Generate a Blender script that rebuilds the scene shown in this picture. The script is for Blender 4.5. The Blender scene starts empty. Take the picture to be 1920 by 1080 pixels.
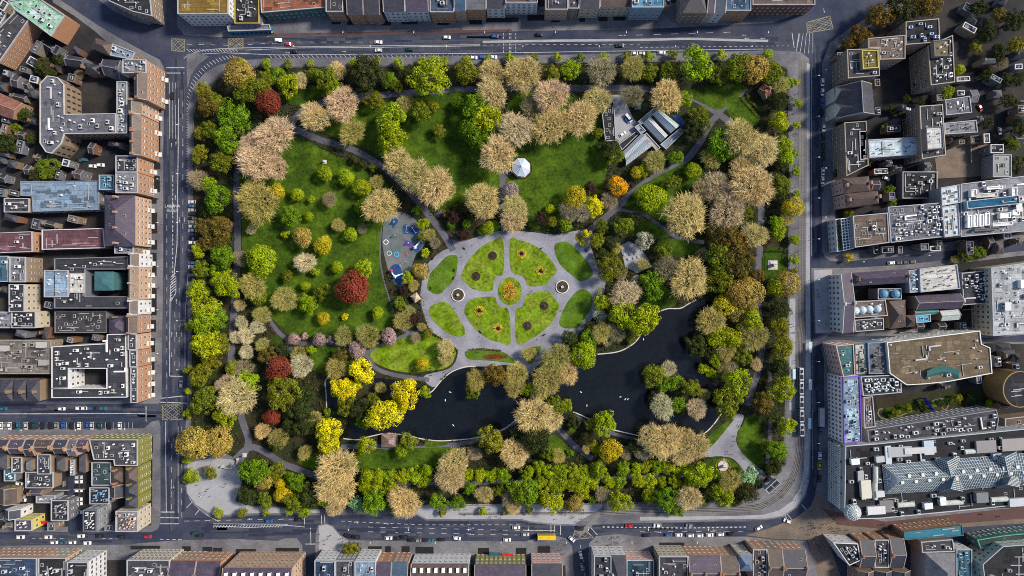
SUN_EL, SUN_E, SUN_A, SKY, EXPO = 42, 3.2, 9.0, 0.095, 0.85
DN = False
import bpy, bmesh, math, random
from mathutils import Vector, Matrix
from mathutils.geometry import tessellate_polygon
R = random.Random(7)
PI = math.pi
S = 0.305            # metres per photo pixel on the ground
H = 360.0            # height of the drone
scene = bpy.context.scene
COL = scene.collection

def W(x, y, h=0.0):  # a point of the plan (photo pixels) that stands at height h
    k = S * (H - h) / H
    return Vector(((x - 960) * k, (540 - y) * k, h))

# ------------------------------------------------------------------ materials
def nd(nt, t, **kw):
    n = nt.nodes.new(t)
    for k, v in kw.items():
        if k in n.inputs: n.inputs[k].default_value = v
        else: setattr(n, k, v)
    return n
MATS = {}
def mat(name, col=None, var=0.3, scale=0.25, fine=2.0, rough=0.85, metal=0.0, spec=0.3, island=0.0, trans=0.0, bump=0.0, tint=None, tscale=0.05, panel=None):
    """noise-broken procedural surface; col None = the object's own colour"""
    m = bpy.data.materials.new(name); m.use_nodes = True
    nt = m.node_tree; L = nt.links.new
    for n in list(nt.nodes): nt.nodes.remove(n)
    out = nd(nt, 'ShaderNodeOutputMaterial')
    bs = nd(nt, 'ShaderNodeBsdfPrincipled', Roughness=rough, Metallic=metal)
    bs.inputs['Specular IOR Level'].default_value = spec
    if col is None:
        c = nd(nt, 'ShaderNodeObjectInfo').outputs['Color']
    else:
        rgb = nd(nt, 'ShaderNodeRGB'); rgb.outputs[0].default_value = (*col, 1); c = rgb.outputs[0]
    geo = nd(nt, 'ShaderNodeNewGeometry')
    n1 = nd(nt, 'ShaderNodeTexNoise', Scale=scale, Detail=6.0, Roughness=0.6); L(geo.outputs['Position'], n1.inputs['Vector'])
    n2 = nd(nt, 'ShaderNodeTexNoise', Scale=fine, Detail=3.0, Roughness=0.7); L(geo.outputs['Position'], n2.inputs['Vector'])
    add = nd(nt, 'ShaderNodeMath', operation='ADD'); L(n1.outputs['Fac'], add.inputs[0]); L(n2.outputs['Fac'], add.inputs[1])
    v = add.outputs[0]
    mr = nd(nt, 'ShaderNodeMapRange'); mr.inputs[1].default_value = 0.65; mr.inputs[2].default_value = 1.35
    mr.inputs[3].default_value = 1 - var; mr.inputs[4].default_value = 1 + var
    L(v, mr.inputs[0]); f = mr.outputs[0]
    if island:
        mi = nd(nt, 'ShaderNodeMapRange'); mi.inputs[3].default_value = 1 - island; mi.inputs[4].default_value = 1 + island
        L(geo.outputs['Random Per Island'], mi.inputs[0])
        mm = nd(nt, 'ShaderNodeMath', operation='MULTIPLY'); L(f, mm.inputs[0]); L(mi.outputs[0], mm.inputs[1]); f = mm.outputs[0]
    if panel:
        bt = nd(nt, 'ShaderNodeTexBrick'); L(geo.outputs['Position'], bt.inputs['Vector'])
        bt.inputs['Color1'].default_value = (1, 1, 1, 1); bt.inputs['Color2'].default_value = (panel[2],) * 3 + (1,); bt.inputs['Mortar'].default_value = (panel[3],) * 3 + (1,)
        bt.inputs['Scale'].default_value = 1.0; bt.inputs['Brick Width'].default_value = panel[0]; bt.inputs['Row Height'].default_value = panel[1]; bt.inputs['Mortar Size'].default_value = panel[4]
        mp = nd(nt, 'ShaderNodeMath', operation='MULTIPLY'); L(f, mp.inputs[0]); L(bt.outputs['Color'], mp.inputs[1]); f = mp.outputs[0]
    if tint is not None:
        n3 = nd(nt, 'ShaderNodeTexNoise', Scale=tscale, Detail=4.0); L(geo.outputs['Position'], n3.inputs['Vector'])
        r3 = nd(nt, 'ShaderNodeMapRange'); r3.inputs[1].default_value = 0.42; r3.inputs[2].default_value = 0.62; L(n3.outputs['Fac'], r3.inputs[0])
        mx = nd(nt, 'ShaderNodeMix', data_type='RGBA'); L(r3.outputs[0], mx.inputs[0]); L(c, mx.inputs[6]); mx.inputs[7].default_value = (*tint, 1); c = mx.outputs[2]
    sc = nd(nt, 'ShaderNodeVectorMath', operation='SCALE'); L(c, sc.inputs[0]); L(f, sc.inputs['Scale'])
    L(sc.outputs[0], bs.inputs['Base Color'])
    if bump:
        b = nd(nt, 'ShaderNodeBump', Strength=bump, Distance=0.3); L(n2.outputs['Fac'], b.inputs['Height']); L(b.outputs[0], bs.inputs['Normal'])
    if trans:
        tr = nd(nt, 'ShaderNodeBsdfTranslucent'); L(sc.outputs[0], tr.inputs['Color'])
        ms = nd(nt, 'ShaderNodeMixShader', Fac=trans); L(bs.outputs[0], ms.inputs[1]); L(tr.outputs[0], ms.inputs[2]); L(ms.outputs[0], out.inputs[0])
    else:
        L(bs.outputs[0], out.inputs[0])
    MATS[name] = m
    return m
mat('asphalt', (.022, .030, .060), .42, .16, 1.2, .9, tint=(.042, .048, .074), tscale=.045)
mat('city_ground', (.016, .016, .020), .45, .1, .9, .95, tint=(.030, .027, .025), tscale=.06)  # near black: the shadow in the courtyards is put into this ground colour
mat('paving', (.155, .155, .172), .32, .15, 1.2, .85, panel=(3.0, 1.5, .88, .8, .06), tint=(.095, .095, .115), tscale=.05)
mat('pale_paving', (.29, .29, .315), .26, .1, 1.6, .85, tint=(.27, .275, .30), tscale=.05)
mat('brown_paving', (.15, .115, .09), .3, .15, 1.2, .9, tint=(.11, .095, .085), tscale=.08)
mat('red_paving', (.085, .046, .044), .25, .2, 1.5, .9)
mat('track_bed', (.15, .145, .145), .3, .4, 2.0, .9)
mat('path', (.10, .10, .128), .34, .12, 1.4, .9, tint=(.078, .076, .095), tscale=.04)
mat('pale_path', (.235, .235, .275), .3, .12, 1.1, .9, tint=(.165, .165, .195), tscale=.07)
mat('soil', (.018, .026, .008), .6, .1, .8, 1.0, tint=(.030, .024, .013), tscale=.07)
mat('lawn', (.052, .093, .0065), .75, .13, .6, .95, spec=.1, bump=.35, tint=(.028, .058, .005), tscale=.035)
mat('bright_lawn', (.105, .175, .005), .75, .18, .7, .95, spec=.1, bump=.35, tint=(.15, .20, .02), tscale=.13)
mat('mid_lawn', (.06, .115, .006), .7, .1, 1.5, .95, spec=.1, bump=.35, tint=(.09, .16, .02), tscale=.12)
mat('water', (.0060, .0075, .010), .45, .04, .5, .09, spec=.35, bump=.06)
mat('marking', (.36, .37, .39), .55, .4, 1.6, .8)
mat('yellow_marking', (.20, .185, .125), .5, .4, 3.0, .8)
mat('leaf', None, .6, .30, .9, .75, spec=.15, island=.45, trans=.2)
mat('twig', None, .45, .22, .8, .9, spec=.1, island=.5)
mat('bark', (.085, .062, .045), .35, 1.0, 4.0, .95)
mat('undergrowth', (.026, .044, .007), .5, .12, .8, .9, island=.6, tint=(.055, .05, .012), tscale=.05)
mat('masonry', None, .22, .3, 2.2, .9)
mat('felt', None, .5, .14, 1.0, .92, panel=(5.5, 2.6, .78, .5, .10))
mat('slate', None, .42, .3, 2.5, .6, spec=.4, panel=(1.6, .9, .72, .55, .06))
mat('painted', None, .14, .4, 2.0, .6)
mat('metal', None, .2, .4, 2.0, .4, metal=.5)
mat('car_paint', None, .06, .6, 2.0, .28, spec=.6)
mat('glass', (.018, .023, .030), .35, .3, 1.0, .12, spec=.6)
mat('roof_glass', None, .3, .35, 1.5, .15, spec=.6)
mat('rubber', (.012, .012, .013), .2, 1., 4., .8)
mat('cloth', None, .2, 1., 6., .95)
mat('stone', (.46, .44, .42), .25, .5, 3., .85)
mat('chimney_pot', (.4, .22, .13), .3, 1., 4., .9)
M = MATS

# ------------------------------------------------------------------ mesh building
class MB:
    def __init__(s): s.v = []; s.f = []; s.m = []
    def face(s, pts, mi=0):
        b = len(s.v); s.v += [tuple(p) for p in pts]; s.f.append(tuple(range(b, b + len(pts)))); s.m.append(mi)
    def box(s, cx, cy, z0, z1, lx, ly, a=0.0, mi=0, taper=1.0, bottom=False):
        ca, sa = math.cos(a), math.sin(a); q = []
        for z, t in ((z0, 1.0), (z1, taper)):
            for dx, dy in ((-1, -1), (1, -1), (1, 1), (-1, 1)):
                x, y = dx * lx / 2 * t, dy * ly / 2 * t
                q.append((cx + x * ca - y * sa, cy + x * sa + y * ca, z))
        b = len(s.v); s.v += q
        fs = [(4, 5, 6, 7), (0, 1, 5, 4), (1, 2, 6, 5), (2, 3, 7, 6), (3, 0, 4, 7)]
        if bottom: fs.append((3, 2, 1, 0))
        for f in fs: s.f.append(tuple(b + i for i in f)); s.m.append(mi)
    def tube(s, p, q, r0, r1, n=6, mi=0, cap=False):
        p, q = Vector(p), Vector(q); d = (q - p)
        if d.length < 1e-6: return
        d.normalize(); u = d.orthogonal().normalized(); w = d.cross(u)
        b = len(s.v)
        for c, r in ((p, r0), (q, r1)):
            for i in range(n):
                t = 2 * PI * i / n; s.v.append(tuple(c + (u * math.cos(t) + w * math.sin(t)) * r))
        for i in range(n):
            j = (i + 1) % n; s.f.append((b + i, b + j, b + n + j, b + n + i)); s.m.append(mi)
        if cap: s.f.append(tuple(b + n + i for i in range(n))); s.m.append(mi)
    def lathe(s, prof, n=16, cx=0, cy=0, mi=0, sx=1.0, sy=1.0):
        b = len(s.v)
        for r, z in prof:
            for i in range(n):
                t = 2 * PI * i / n; s.v.append((cx + r * sx * math.cos(t), cy + r * sy * math.sin(t), z))
        for k in range(len(prof) - 1):
            for i in range(n):
                j = (i + 1) % n
                s.f.append((b + k * n + i, b + k * n + j, b + (k + 1) * n + j, b + (k + 1) * n + i)); s.m.append(mi)
    def prism(s, pts, z0, z1, mi=0, top=True, side=True):
        n = len(pts)
        if side:
            for i in range(n):
                a, c = pts[i], pts[(i + 1) % n]
                s.face([(a[0], a[1], z0), (c[0], c[1], z0), (c[0], c[1], z1), (a[0], a[1], z1)], mi)
        if top:
            b = len(s.v); s.v += [(p[0], p[1], z1) for p in pts]
            for t in tessellate_polygon([[Vector((p[0], p[1], 0)) for p in pts]]):
                a, c, d = (pts[i] for i in t)
                if (c[0] - a[0]) * (d[1] - a[1]) - (c[1] - a[1]) * (d[0] - a[0]) < 0: t = (t[0], t[2], t[1])
                s.f.append(tuple(b + i for i in t)); s.m.append(mi)
    def mesh(s, name, mats):
        me = bpy.data.meshes.new(name); me.from_pydata(s.v, [], s.f)
        for k in (mats if isinstance(mats, (list, tuple)) else [mats]): me.materials.append(M[k] if isinstance(k, str) else k)
        me.polygons.foreach_set('material_index', s.m); me.update()
        return me

def link(name, me, parent=None, col=None, loc=None, rz=0.0, sc=None):
    o = bpy.data.objects.new(name, me); COL.objects.link(o)
    if parent is not None: o.parent = parent
    if col is not None: o.color = (*col, 1)
    if loc is not None: o.location = loc
    if rz: o.rotation_euler = (0, 0, rz)
    if sc is not None: o.scale = sc if isinstance(sc, (tuple, list)) else (sc, sc, sc)
    return o
def struct(name, me, kind='structure'):
    o = link(name, me); o['kind'] = kind; return o

CLAIMS = []
def claim(o, desc, cat, x, y, group=None, full=False, shared=False):
    """a thing's category, group and label; the label gets its place at the end of the script"""
    o['category'] = cat
    if group: o['group'] = group
    CLAIMS.append((o, desc, x, y, full, shared))
    return o
def empty(name, loc, rz=0.0, sc=None):
    return link(name, None, loc=loc, rz=rz, sc=sc)

# ------------------------------------------------------------------ plan tools
def smooth(pts, closed=True, n=4):
    out = []; N = len(pts)
    rng = range(N if closed else N - 1)
    for i in rng:
        if closed: p0, p1, p2, p3 = pts[i - 1], pts[i], pts[(i + 1) % N], pts[(i + 2) % N]
        else: p0, p1, p2, p3 = pts[max(i - 1, 0)], pts[i], pts[i + 1], pts[min(i + 2, N - 1)]
        for k in range(n):
            t = k / n; t2 = t * t; t3 = t2 * t
            out.append(tuple(0.5 * (2 * p1[a] + (p2[a] - p0[a]) * t + (2 * p0[a] - 5 * p1[a] + 4 * p2[a] - p3[a]) * t2 + (3 * p1[a] - p0[a] - 3 * p2[a] + p3[a]) * t3) for a in (0, 1)))
    if not closed: out.append(tuple(pts[-1]))
    return out
def ccw(p):
    a = sum(p[i][0] * p[(i + 1) % len(p)][1] - p[(i + 1) % len(p)][0] * p[i][1] for i in range(len(p)))
    return p if a > 0 else p[::-1]
def inside(x, y, poly):
    c = False; j = len(poly) - 1
    for i in range(len(poly)):
        xi, yi = poly[i][0], poly[i][1]; xj, yj = poly[j][0], poly[j][1]
        if (yi > y) != (yj > y) and x < (xj - xi) * (y - yi) / (yj - yi) + xi: c = not c
        j = i
    return c
def offset(pts, d):      # pts CCW; d > 0 shrinks
    n = len(pts); out = []
    for i in range(n):
        a, b, c = Vector(pts[i - 1][:2]), Vector(pts[i][:2]), Vector(pts[(i + 1) % n][:2])
        e1 = (b - a); e2 = (c - b)
        if e1.length < 1e-6 or e2.length < 1e-6: out.append(tuple(b)); continue
        e1.normalize(); e2.normalize()
        n1 = Vector((-e1.y, e1.x)); n2 = Vector((-e2.y, e2.x)); k = 1 + n1.dot(n2)
        out.append(tuple(b + (n1 + n2) * (d / max(k, 0.35))))
    return out
ZC = [0]
def up(): ZC[0] += 1; return ZC[0] * 0.0006
MC = [0]
def upm(): MC[0] += 1; return (MC[0] % 60) * 0.0006
def sheet(name, pts, z, m, sm=0, kind='structure', thick=None):
    if sm: pts = smooth(pts, True, sm)
    w = ccw([tuple(W(*p)[:2]) for p in pts]); b = MB(); z = z + up()
    b.prism(w, (z - thick) if thick else z - .02, z, side=True)
    return struct(name, b.mesh(name, m), kind)
def ribbon_into(b, pts, w, z, dash=None, gap=None, mi=0):
    """pts in photo pixels, w in metres"""
    P = [Vector(W(*p)[:2]) for p in pts]
    if dash:
        segs = []; left = dash; on = True; cur = [P[0]]
        for a, c in zip(P, P[1:]):
            d = (c - a).length; pos = 0
            while d - pos > left:
                pos += left; q = a + (c - a) * (pos / d)
                if on: cur.append(q); segs.append(cur)
                cur = [q]; on = not on; left = dash if on else gap
            left -= d - pos
            if on: cur.append(c)
        if on and len(cur) > 1: segs.append(cur)
    else: segs = [P]
    for sg in segs:
        Ls, Rs = [], []
        for i, p in enumerate(sg):
            t = (sg[min(i + 1, len(sg) - 1)] - sg[max(i - 1, 0)])
            if t.length < 1e-6: t = Vector((1, 0))
            t.normalize(); nrm = Vector((-t.y, t.x)) * w / 2
            Ls.append(p + nrm); Rs.append(p - nrm)
        for i in range(len(sg) - 1):
            b.face([(Rs[i].x, Rs[i].y, z), (Rs[i + 1].x, Rs[i + 1].y, z), (Ls[i + 1].x, Ls[i + 1].y, z), (Ls[i].x, Ls[i].y, z)], mi)
def stroke(name, pts, wpx, z, m, sm=5):
    b = MB(); ribbon_into(b, smooth(pts, False, sm) if sm else pts, wpx * S, z + up())
    return struct(name, b.mesh(name, m))
# ------------------------------------------------------------------ ground, roads, pavements
b = MB(); b.face([(-2500, -2500, 0), (2500, -2500, 0), (2500, 2500, 0), (-2500, 2500, 0)])
struct('ground', b.mesh('ground', 'city_ground'))
sheet('road', [(-160, -160), (2080, -160), (2080, 1240), (-160, 1240)], .02, 'asphalt')
PV = .13
BLOCKS = [
 [(-80,-80),(95,-80),(105,-5),(140,18),(180,45),(230,75),(280,102),(300,112),(308,128),(306,300),(306,500),(303,745),(298,757),(-80,757)],
 [(165,-80),(170,-10),(215,22),(250,38),(280,47),(296,40),(303,20),(303,-80)],
 [(330,-80),(332,48),(345,66),(420,70),(500,70),(660,66),(820,63),(1000,58),(1200,55),(1300,50),(1450,43),(1485,30),(1495,-80)],
 [(1556,80),(1600,48),(1680,4),(1760,-80),(2080,-80),(2080,432),(1920,452),(1700,480),(1578,491),(1556,489),(1546,482),(1541,470),(1541,120)],
 [(1520,503),(1600,502),(1700,496),(1920,470),(2080,450),(2080,610),(1860,634),(1700,630),(1560,629),(1527,626)],
 [(1560,637),(1700,642),(2080,640),(2080,955),(1920,965),(1570,990),(1528,925),(1535,890),(1535,800),(1545,760),(1545,672),(1538,650),(1543,640)],
 [(1112,1200),(1103,1040),(1105,1018),(1117,1005),(1160,1001),(1200,1006),(1400,1006),(1450,1012),(1512,1014),(1590,1200)],
 [(597,985),(612,981),(624,985),(639,1003),(655,1013),(985,1015),(1000,1010),(1045,1005),(1062,1010),(1073,1025),(1082,1200),(588,1200),(592,1000)],
 [(-80,1024),(230,1021),(330,1013),(436,1010),(520,1014),(535,1009),(556,1009),(567,1022),(572,1200),(-80,1200)],
 [(-80,806),(270,803),(285,790),(298,788),(301,800),(301,980),(296,992),(285,997),(-80,998)]]
for p in BLOCKS: sheet('pavement', p, PV, 'paving', thick=.13)
PARK = [(352,210),(355,185),(365,158),(385,136),(410,122),(450,113),(520,109),(700,107),(900,105),(1100,102),(1300,98),(1440,95),(1500,97),(1517,110),(1519,200),(1519,500),(1521,700),(1521,800),(1519,863),(1517,902),(1511,930),(1494,952),(1469,969),(1436,975),(1394,976),(1283,979),(1160,981),(1078,986),(1042,985),(994,980),(978,976),(800,976),(778,964),(700,964),(600,966),(480,966),(400,970),(383,962),(364,947),(350,924),(346,900),(346,822),(350,780),(352,700)]
sheet('pavement', PARK, PV, 'paving', thick=.13)
# courtyards and lanes inside the blocks
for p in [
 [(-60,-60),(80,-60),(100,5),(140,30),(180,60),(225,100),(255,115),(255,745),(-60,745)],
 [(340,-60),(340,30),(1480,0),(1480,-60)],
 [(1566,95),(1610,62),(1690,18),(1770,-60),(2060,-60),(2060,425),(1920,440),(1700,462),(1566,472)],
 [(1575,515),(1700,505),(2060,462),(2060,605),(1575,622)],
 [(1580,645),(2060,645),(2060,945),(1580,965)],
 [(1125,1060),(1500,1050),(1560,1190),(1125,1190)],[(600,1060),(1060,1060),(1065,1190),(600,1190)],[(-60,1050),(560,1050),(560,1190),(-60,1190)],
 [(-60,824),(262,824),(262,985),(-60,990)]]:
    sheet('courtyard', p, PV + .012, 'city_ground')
sheet('lane', [(128,850),(155,850),(155,998),(128,998)], .16, 'asphalt')
# pale plazas, platforms and special paving
sheet('plaza', [(352,868),(400,858),(440,862),(452,905),(440,940),(465,948),(600,955),(600,962),(480,962),(400,966),(368,946),(352,925),(349,900)], .155, 'pale_paving')
sheet('pavement', [(790,938),(1130,936),(1128,952),(1076,983),(1042,982),(994,977),(978,973),(800,973),(782,962)], .155, 'pale_paving')
sheet('plaza', [(598,986),(612,983),(623,987),(637,1004),(652,1014),(650,1030),(598,1030)], .155, 'pale_paving')
sheet('platform', [(1512,118),(1518,120),(1518,500),(1520,700),(1519,800),(1517,863),(1515,900),(1508,928),(1492,950),(1466,967),(1436,972),(1380,973),(1200,976),(1200,969),(1380,967),(1430,965),(1460,957),(1484,940),(1500,915),(1507,880),(1509,800),(1511,600),(1512,300)], .155, 'pale_paving')
sheet('platform', [(1480,560),(1491,560),(1491,770),(1480,770)], .155, 'pale_paving')
sheet('pavement', [(1526,506),(1560,505),(1560,624),(1529,624)], .155, 'pale_paving')
sheet('plaza', [(1398,1003),(1440,991),(1492,971),(1520,948),(1531,922),(1562,955),(1590,985),(2060,944),(2060,972),(1700,995),(1570,1012),(1556,1024),(1620,1200),(1570,1200),(1514,1012),(1450,1010)], .165, 'brown_paving')
sheet('pavement', [(1540,952),(1560,958),(1660,978),(1920,950),(2060,940),(2060,962),(1920,972),(1660,992),(1570,984)], .17, 'red_paving')
mat('area_shade', (.012, .012, .014), .5, .3, 2., .95)  # flat near-black sheets: shade of the sunken basement areas put into the colour
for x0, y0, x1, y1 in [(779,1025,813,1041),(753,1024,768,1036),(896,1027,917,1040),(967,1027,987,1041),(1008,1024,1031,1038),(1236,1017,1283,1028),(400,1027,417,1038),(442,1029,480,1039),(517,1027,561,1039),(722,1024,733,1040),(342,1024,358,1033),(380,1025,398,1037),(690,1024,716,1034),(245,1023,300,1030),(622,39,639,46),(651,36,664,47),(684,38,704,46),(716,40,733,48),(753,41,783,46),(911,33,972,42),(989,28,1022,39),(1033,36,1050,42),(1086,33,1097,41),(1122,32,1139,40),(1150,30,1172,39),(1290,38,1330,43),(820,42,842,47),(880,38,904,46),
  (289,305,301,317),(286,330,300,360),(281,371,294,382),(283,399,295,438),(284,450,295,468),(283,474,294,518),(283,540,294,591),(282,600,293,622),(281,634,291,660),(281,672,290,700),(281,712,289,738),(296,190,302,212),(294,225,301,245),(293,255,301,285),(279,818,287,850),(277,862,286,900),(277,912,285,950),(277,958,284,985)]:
    sheet('front_area', [(x0,y0),(x1,y0),(x1,y1),(x0,y1)], .16, 'area_shade')
# tram track bed and rails
TR1 = [(1504,112),(1504,560),(1501,640),(1499,800),(1497,850),(1487,893),(1466,925),(1435,945),(1390,953),(1200,957),(1125,960)]
stroke('track_bed', TR1, 13, .17, 'track_bed', 6)
stroke('track_bed', [(1125,960),(1105,985),(1085,1003)], 9, .172, 'track_bed', 4)
stroke('track_bed', [(860,963),(1115,962)], 4, .172, 'track_bed', 0)
b = MB()
for off in (-4.4, -1.6, 1.6, 4.4):
    sm = smooth(TR1, False, 6); q = []
    for i, p in enumerate(sm):
        a, c = sm[max(i - 1, 0)], sm[min(i + 1, len(sm) - 1)]; dx, dy = c[0] - a[0], c[1] - a[1]; l = math.hypot(dx, dy)
        q.append((p[0] - dy / l * off, p[1] + dx / l * off))
    ribbon_into(b, q, .28, .2 + up())
for off in (-1.4, 1.4): ribbon_into(b, [(860, 963 + off), (1115, 962 + off)], .22, .2 + up())
mat('rail', (.05, .045, .042), .3, .5, 3., .4, metal=.6)
struct('tram_rails', b.mesh('tram_rails', 'rail'))
b = MB()
for k in range(46):
    y = 340 + k * 4.8; z = .2 + up(); ribbon_into(b, [(1498.5, y), (1509.5, y + 1.5)], .42, z)
struct('road_markings', b.mesh('setts', 'paving'))
# cycle track and medians
stroke('cycle_track', [(505,66),(660,63),(820,60),(960,58)], 5, .16, 'red_paving', 3)
stroke('median', [(905,79),(1000,77),(1200,75),(1290,73),(1360,75),(1440,77)], 4.5, .1, 'pale_paving', 4)
stroke('median', [(345,110),(353,104),(380,95),(430,91),(560,88),(900,84)], 1.4, .1, 'pale_paving', 4)
sheet('median', [(350,102),(372,98),(392,106),(372,122),(358,142),(352,165),(350,130)], .1, 'paving')

# ------------------------------------------------------------------ the park
FENCE = [(364,215),(371,190),(389,165),(419,142),(455,128),(700,126),(900,121),(1200,117),(1440,114),(1476,130),(1479,300),(1477,560),(1473,700),(1469,830),(1458,880),(1426,912),(1400,932),(1360,940),(1200,942),(800,946),(600,954),(470,947),(443,938),(454,905),(447,862),(420,848),(362,850),(358,830),(360,700),(362,400)]
sheet('park_ground', FENCE, .16, 'soil', thick=.1)
LAWNS = [
 ([(455,290),(545,255),(600,278),(660,305),(712,335),(742,365),(745,400),(716,425),(711,470),(717,520),(732,570),(740,605),(700,635),(600,632),(545,630),(522,608),(490,580),(458,540),(454,420)],'lawn'),
 ([(560,225),(620,205),(760,188),(900,180),(944,330),(935,372),(860,385),(820,392),(760,330),(700,285),(620,255)],'lawn'),
 ([(960,178),(1120,195),(1140,290),(1130,350),(1110,395),(1030,428),(990,425),(952,400),(946,330)],'lawn'),
 ([(1283,170),(1380,158),(1395,170),(1352,205),(1320,195)],'lawn'),([(1362,205),(1388,182),(1424,226),(1400,238),(1380,226)],'lawn'),
 ([(1185,362),(1225,335),(1290,305),(1320,320),(1290,360),(1270,410),(1240,415),(1200,396),(1172,392)],'lawn'),
 ([(1178,402),(1200,405),(1255,440),(1225,448),(1185,440),(1172,425)],'lawn'),([(1232,452),(1265,448),(1312,460),(1325,490),(1285,487),(1240,470)],'lawn'),
 ([(1205,545),(1250,540),(1268,572),(1225,580),(1208,572)],'lawn'),
 ([(1392,797),(1400,780),(1422,780),(1431,822),(1431,872),(1418,873),(1394,852),(1383,833),(1382,810)],'lawn'),
 ([(1318,832),(1348,800),(1376,784),(1360,806),(1330,840)],'lawn'),
 ([(1322,862),(1352,855),(1375,864),(1396,888),(1375,905),(1330,896)],'lawn'),
 ([(640,850),(850,838),(860,855),(840,872),(700,880),(640,872)],'lawn'),([(800,826),(838,826),(836,834),(800,838)],'lawn'),
 ([(560,846),(600,852),(596,880),(562,870)],'lawn'),([(1432,470),(1471,470),(1471,525),(1432,525)],'lawn'),
 ([(1020,830),(1040,815),(1072,850),(1050,860)],'lawn'),([(505,640),(520,628),(532,640),(530,648)],'lawn'),
 ([(590,650),(650,655),(660,690),(620,705),(585,690)],'lawn'),([(525,175),(585,160),(612,175),(560,200)],'lawn'),
 ([(695,662),(718,647),(762,632),(795,626),(835,640),(854,655),(851,675),(838,689),(800,696),(760,698),(722,689),(699,676)],'bright_lawn'),
 ([(895,430),(925,412),(938,425),(930,434),(905,441)],'bright_lawn'),
 ([(943,449),(922,452),(903,463),(886,479),(872,499),(865,521),(875,531),(889,543),(922,545),(925,527),(933,517),(944,511)],'bright_lawn'),
 ([(957,449),(972,450),(994,456),(1014,468),(1031,485),(1044,506),(1040,514),(1031,524),(1022,534),(992,537),(985,524),(978,517),(958,507)],'bright_lawn'),
 ([(883,561),(925,556),(931,566),(939,576),(954,583),(957,644),(939,642),(922,638),(903,627),(886,611),(875,594),(871,581)],'bright_lawn'),
 ([(989,551),(1028,547),(1036,555),(1047,569),(1047,580),(1036,602),(1017,622),(994,636),(969,644),(967,583),(978,576),(983,566)],'bright_lawn'),
 ([(836,482),(850,478),(858,482),(857,502),(853,521),(839,538),(822,552),(806,546),(801,540),(806,515),(817,502)],'mid_lawn'),
 ([(806,577),(817,569),(836,566),(850,580),(861,597),(871,616),(871,627),(861,631),(842,626),(822,611),(808,594)],'bright_lawn'),
 ([(1040,460),(1050,454),(1064,454),(1081,468),(1094,482),(1108,502),(1110,518),(1089,527),(1075,518),(1053,499),(1042,479)],'mid_lawn'),
 ([(1078,549),(1094,542),(1108,552),(1110,572),(1100,591),(1086,611),(1067,616),(1051,611),(1050,597),(1061,572)],'mid_lawn'),
 ([(874,658),(906,656),(939,658),(961,672),(967,681),(947,679),(919,676),(883,674),(874,668)],'mid_lawn'),
 ([(978,658),(1014,649),(1006,666),(994,683)],'mid_lawn')]
GARDEN = [(845,440),(870,450),(905,441),(930,434),(985,434),(1040,440),(1085,432),(1112,436),(1106,455),(1122,500),(1135,520),(1130,560),(1115,590),(1095,615),(1075,635),(1040,655),(1025,670),(1005,690),(990,708),(975,692),(955,684),(920,687),(880,687),(855,692),(835,702),(825,716),(812,726),(795,712),(800,702),(840,692),(855,675),(857,655),(838,640),(808,620),(795,590),(788,555),(795,510),(806,490),(830,470),(850,462)]
sheet('path', GARDEN, .19, 'pale_path', 3)
PATHS = [
 ([(520,222),(550,240),(600,262),(660,280),(700,302),(730,322),(768,360),(805,405),(832,440),(850,470)],12),
 ([(545,242),(560,215),(620,188),(720,178),(850,169),(980,164),(1100,166),(1200,166),(1290,180),(1345,212)],12),
 ([(545,240),(490,240),(448,300),(446,470),(441,560),(435,650),(434,720),(455,790),(466,830),(447,868)],13),
 ([(497,588),(520,620),(541,640),(547,665),(552,695)],8),([(541,641),(580,645),(620,643),(662,656),(692,660),(722,645),(762,629),(800,618)],8),
 ([(660,658),(690,668),(705,690),(740,703),(805,712)],8),([(714,425),(711,480),(718,525),(730,565),(738,590),(748,612),(775,628)],6),
 ([(820,405),(850,382),(900,380),(950,382)],7),([(945,315),(943,380),(945,440)],11),([(943,165),(943,190)],9),
 ([(1095,438),(1120,420),(1150,395),(1182,365),(1222,335),(1280,305),(1312,268),(1326,240),(1348,212)],12),
 ([(1345,212),(1400,165)],11),([(1345,212),(1375,235),(1415,270),(1430,300),(1428,380),(1424,470),(1420,560),(1428,640),(1420,700),(1400,760)],12),
 ([(1150,392),(1200,399),(1240,425),(1270,445),(1320,455)],7),([(1215,451),(1252,443)],4),
 ([(440,862),(475,838),(530,868),(560,880),(600,894),(640,900)],12),([(640,838),(700,836),(760,842),(830,836),(880,829),(935,808),(966,790)],9),
 ([(1040,795),(1080,838),(1110,860)],10),([(1075,778),(1130,806),(1200,824),(1300,826)],6),([(960,810),(1000,770),(990,700)],10),([(650,836),(652,875)],4),
 ([(700,905),(900,905),(1300,890)],7),([(1418,700),(1440,690),(1445,780),(1438,870)],7)]
for p, w in PATHS: stroke('path', p, w, .2, 'path')
for p, w in [([(950,449),(950,480),(951,512)],6),([(962,580),(963,615),(968,655),(990,700)],6),([(858,553),(890,550),(930,550)],6),([(985,543),(1020,541),(1055,538)],6)]:
    stroke('path', p, w, .205, 'pale_path')
sheet('path', [(1375,780),(1394,778),(1389,797),(1382,813),(1380,827),(1386,841),(1400,855),(1419,874),(1436,890),(1425,905),(1405,895),(1392,879),(1378,863),(1361,856),(1322,856),(1325,841),(1339,827),(1355,810)], .205, 'pale_path', 3)
for p, m in LAWNS: sheet('lawn', p, .24, m, 3)
b = MB(); c = W(956, 546); b.lathe([(22.5, .2), (22.4, .36), (.01, .40)], 40, c.x, c.y, sx=S, sy=S * 1.16); struct('lawn', b.mesh('lawn', 'bright_lawn'))
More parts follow.
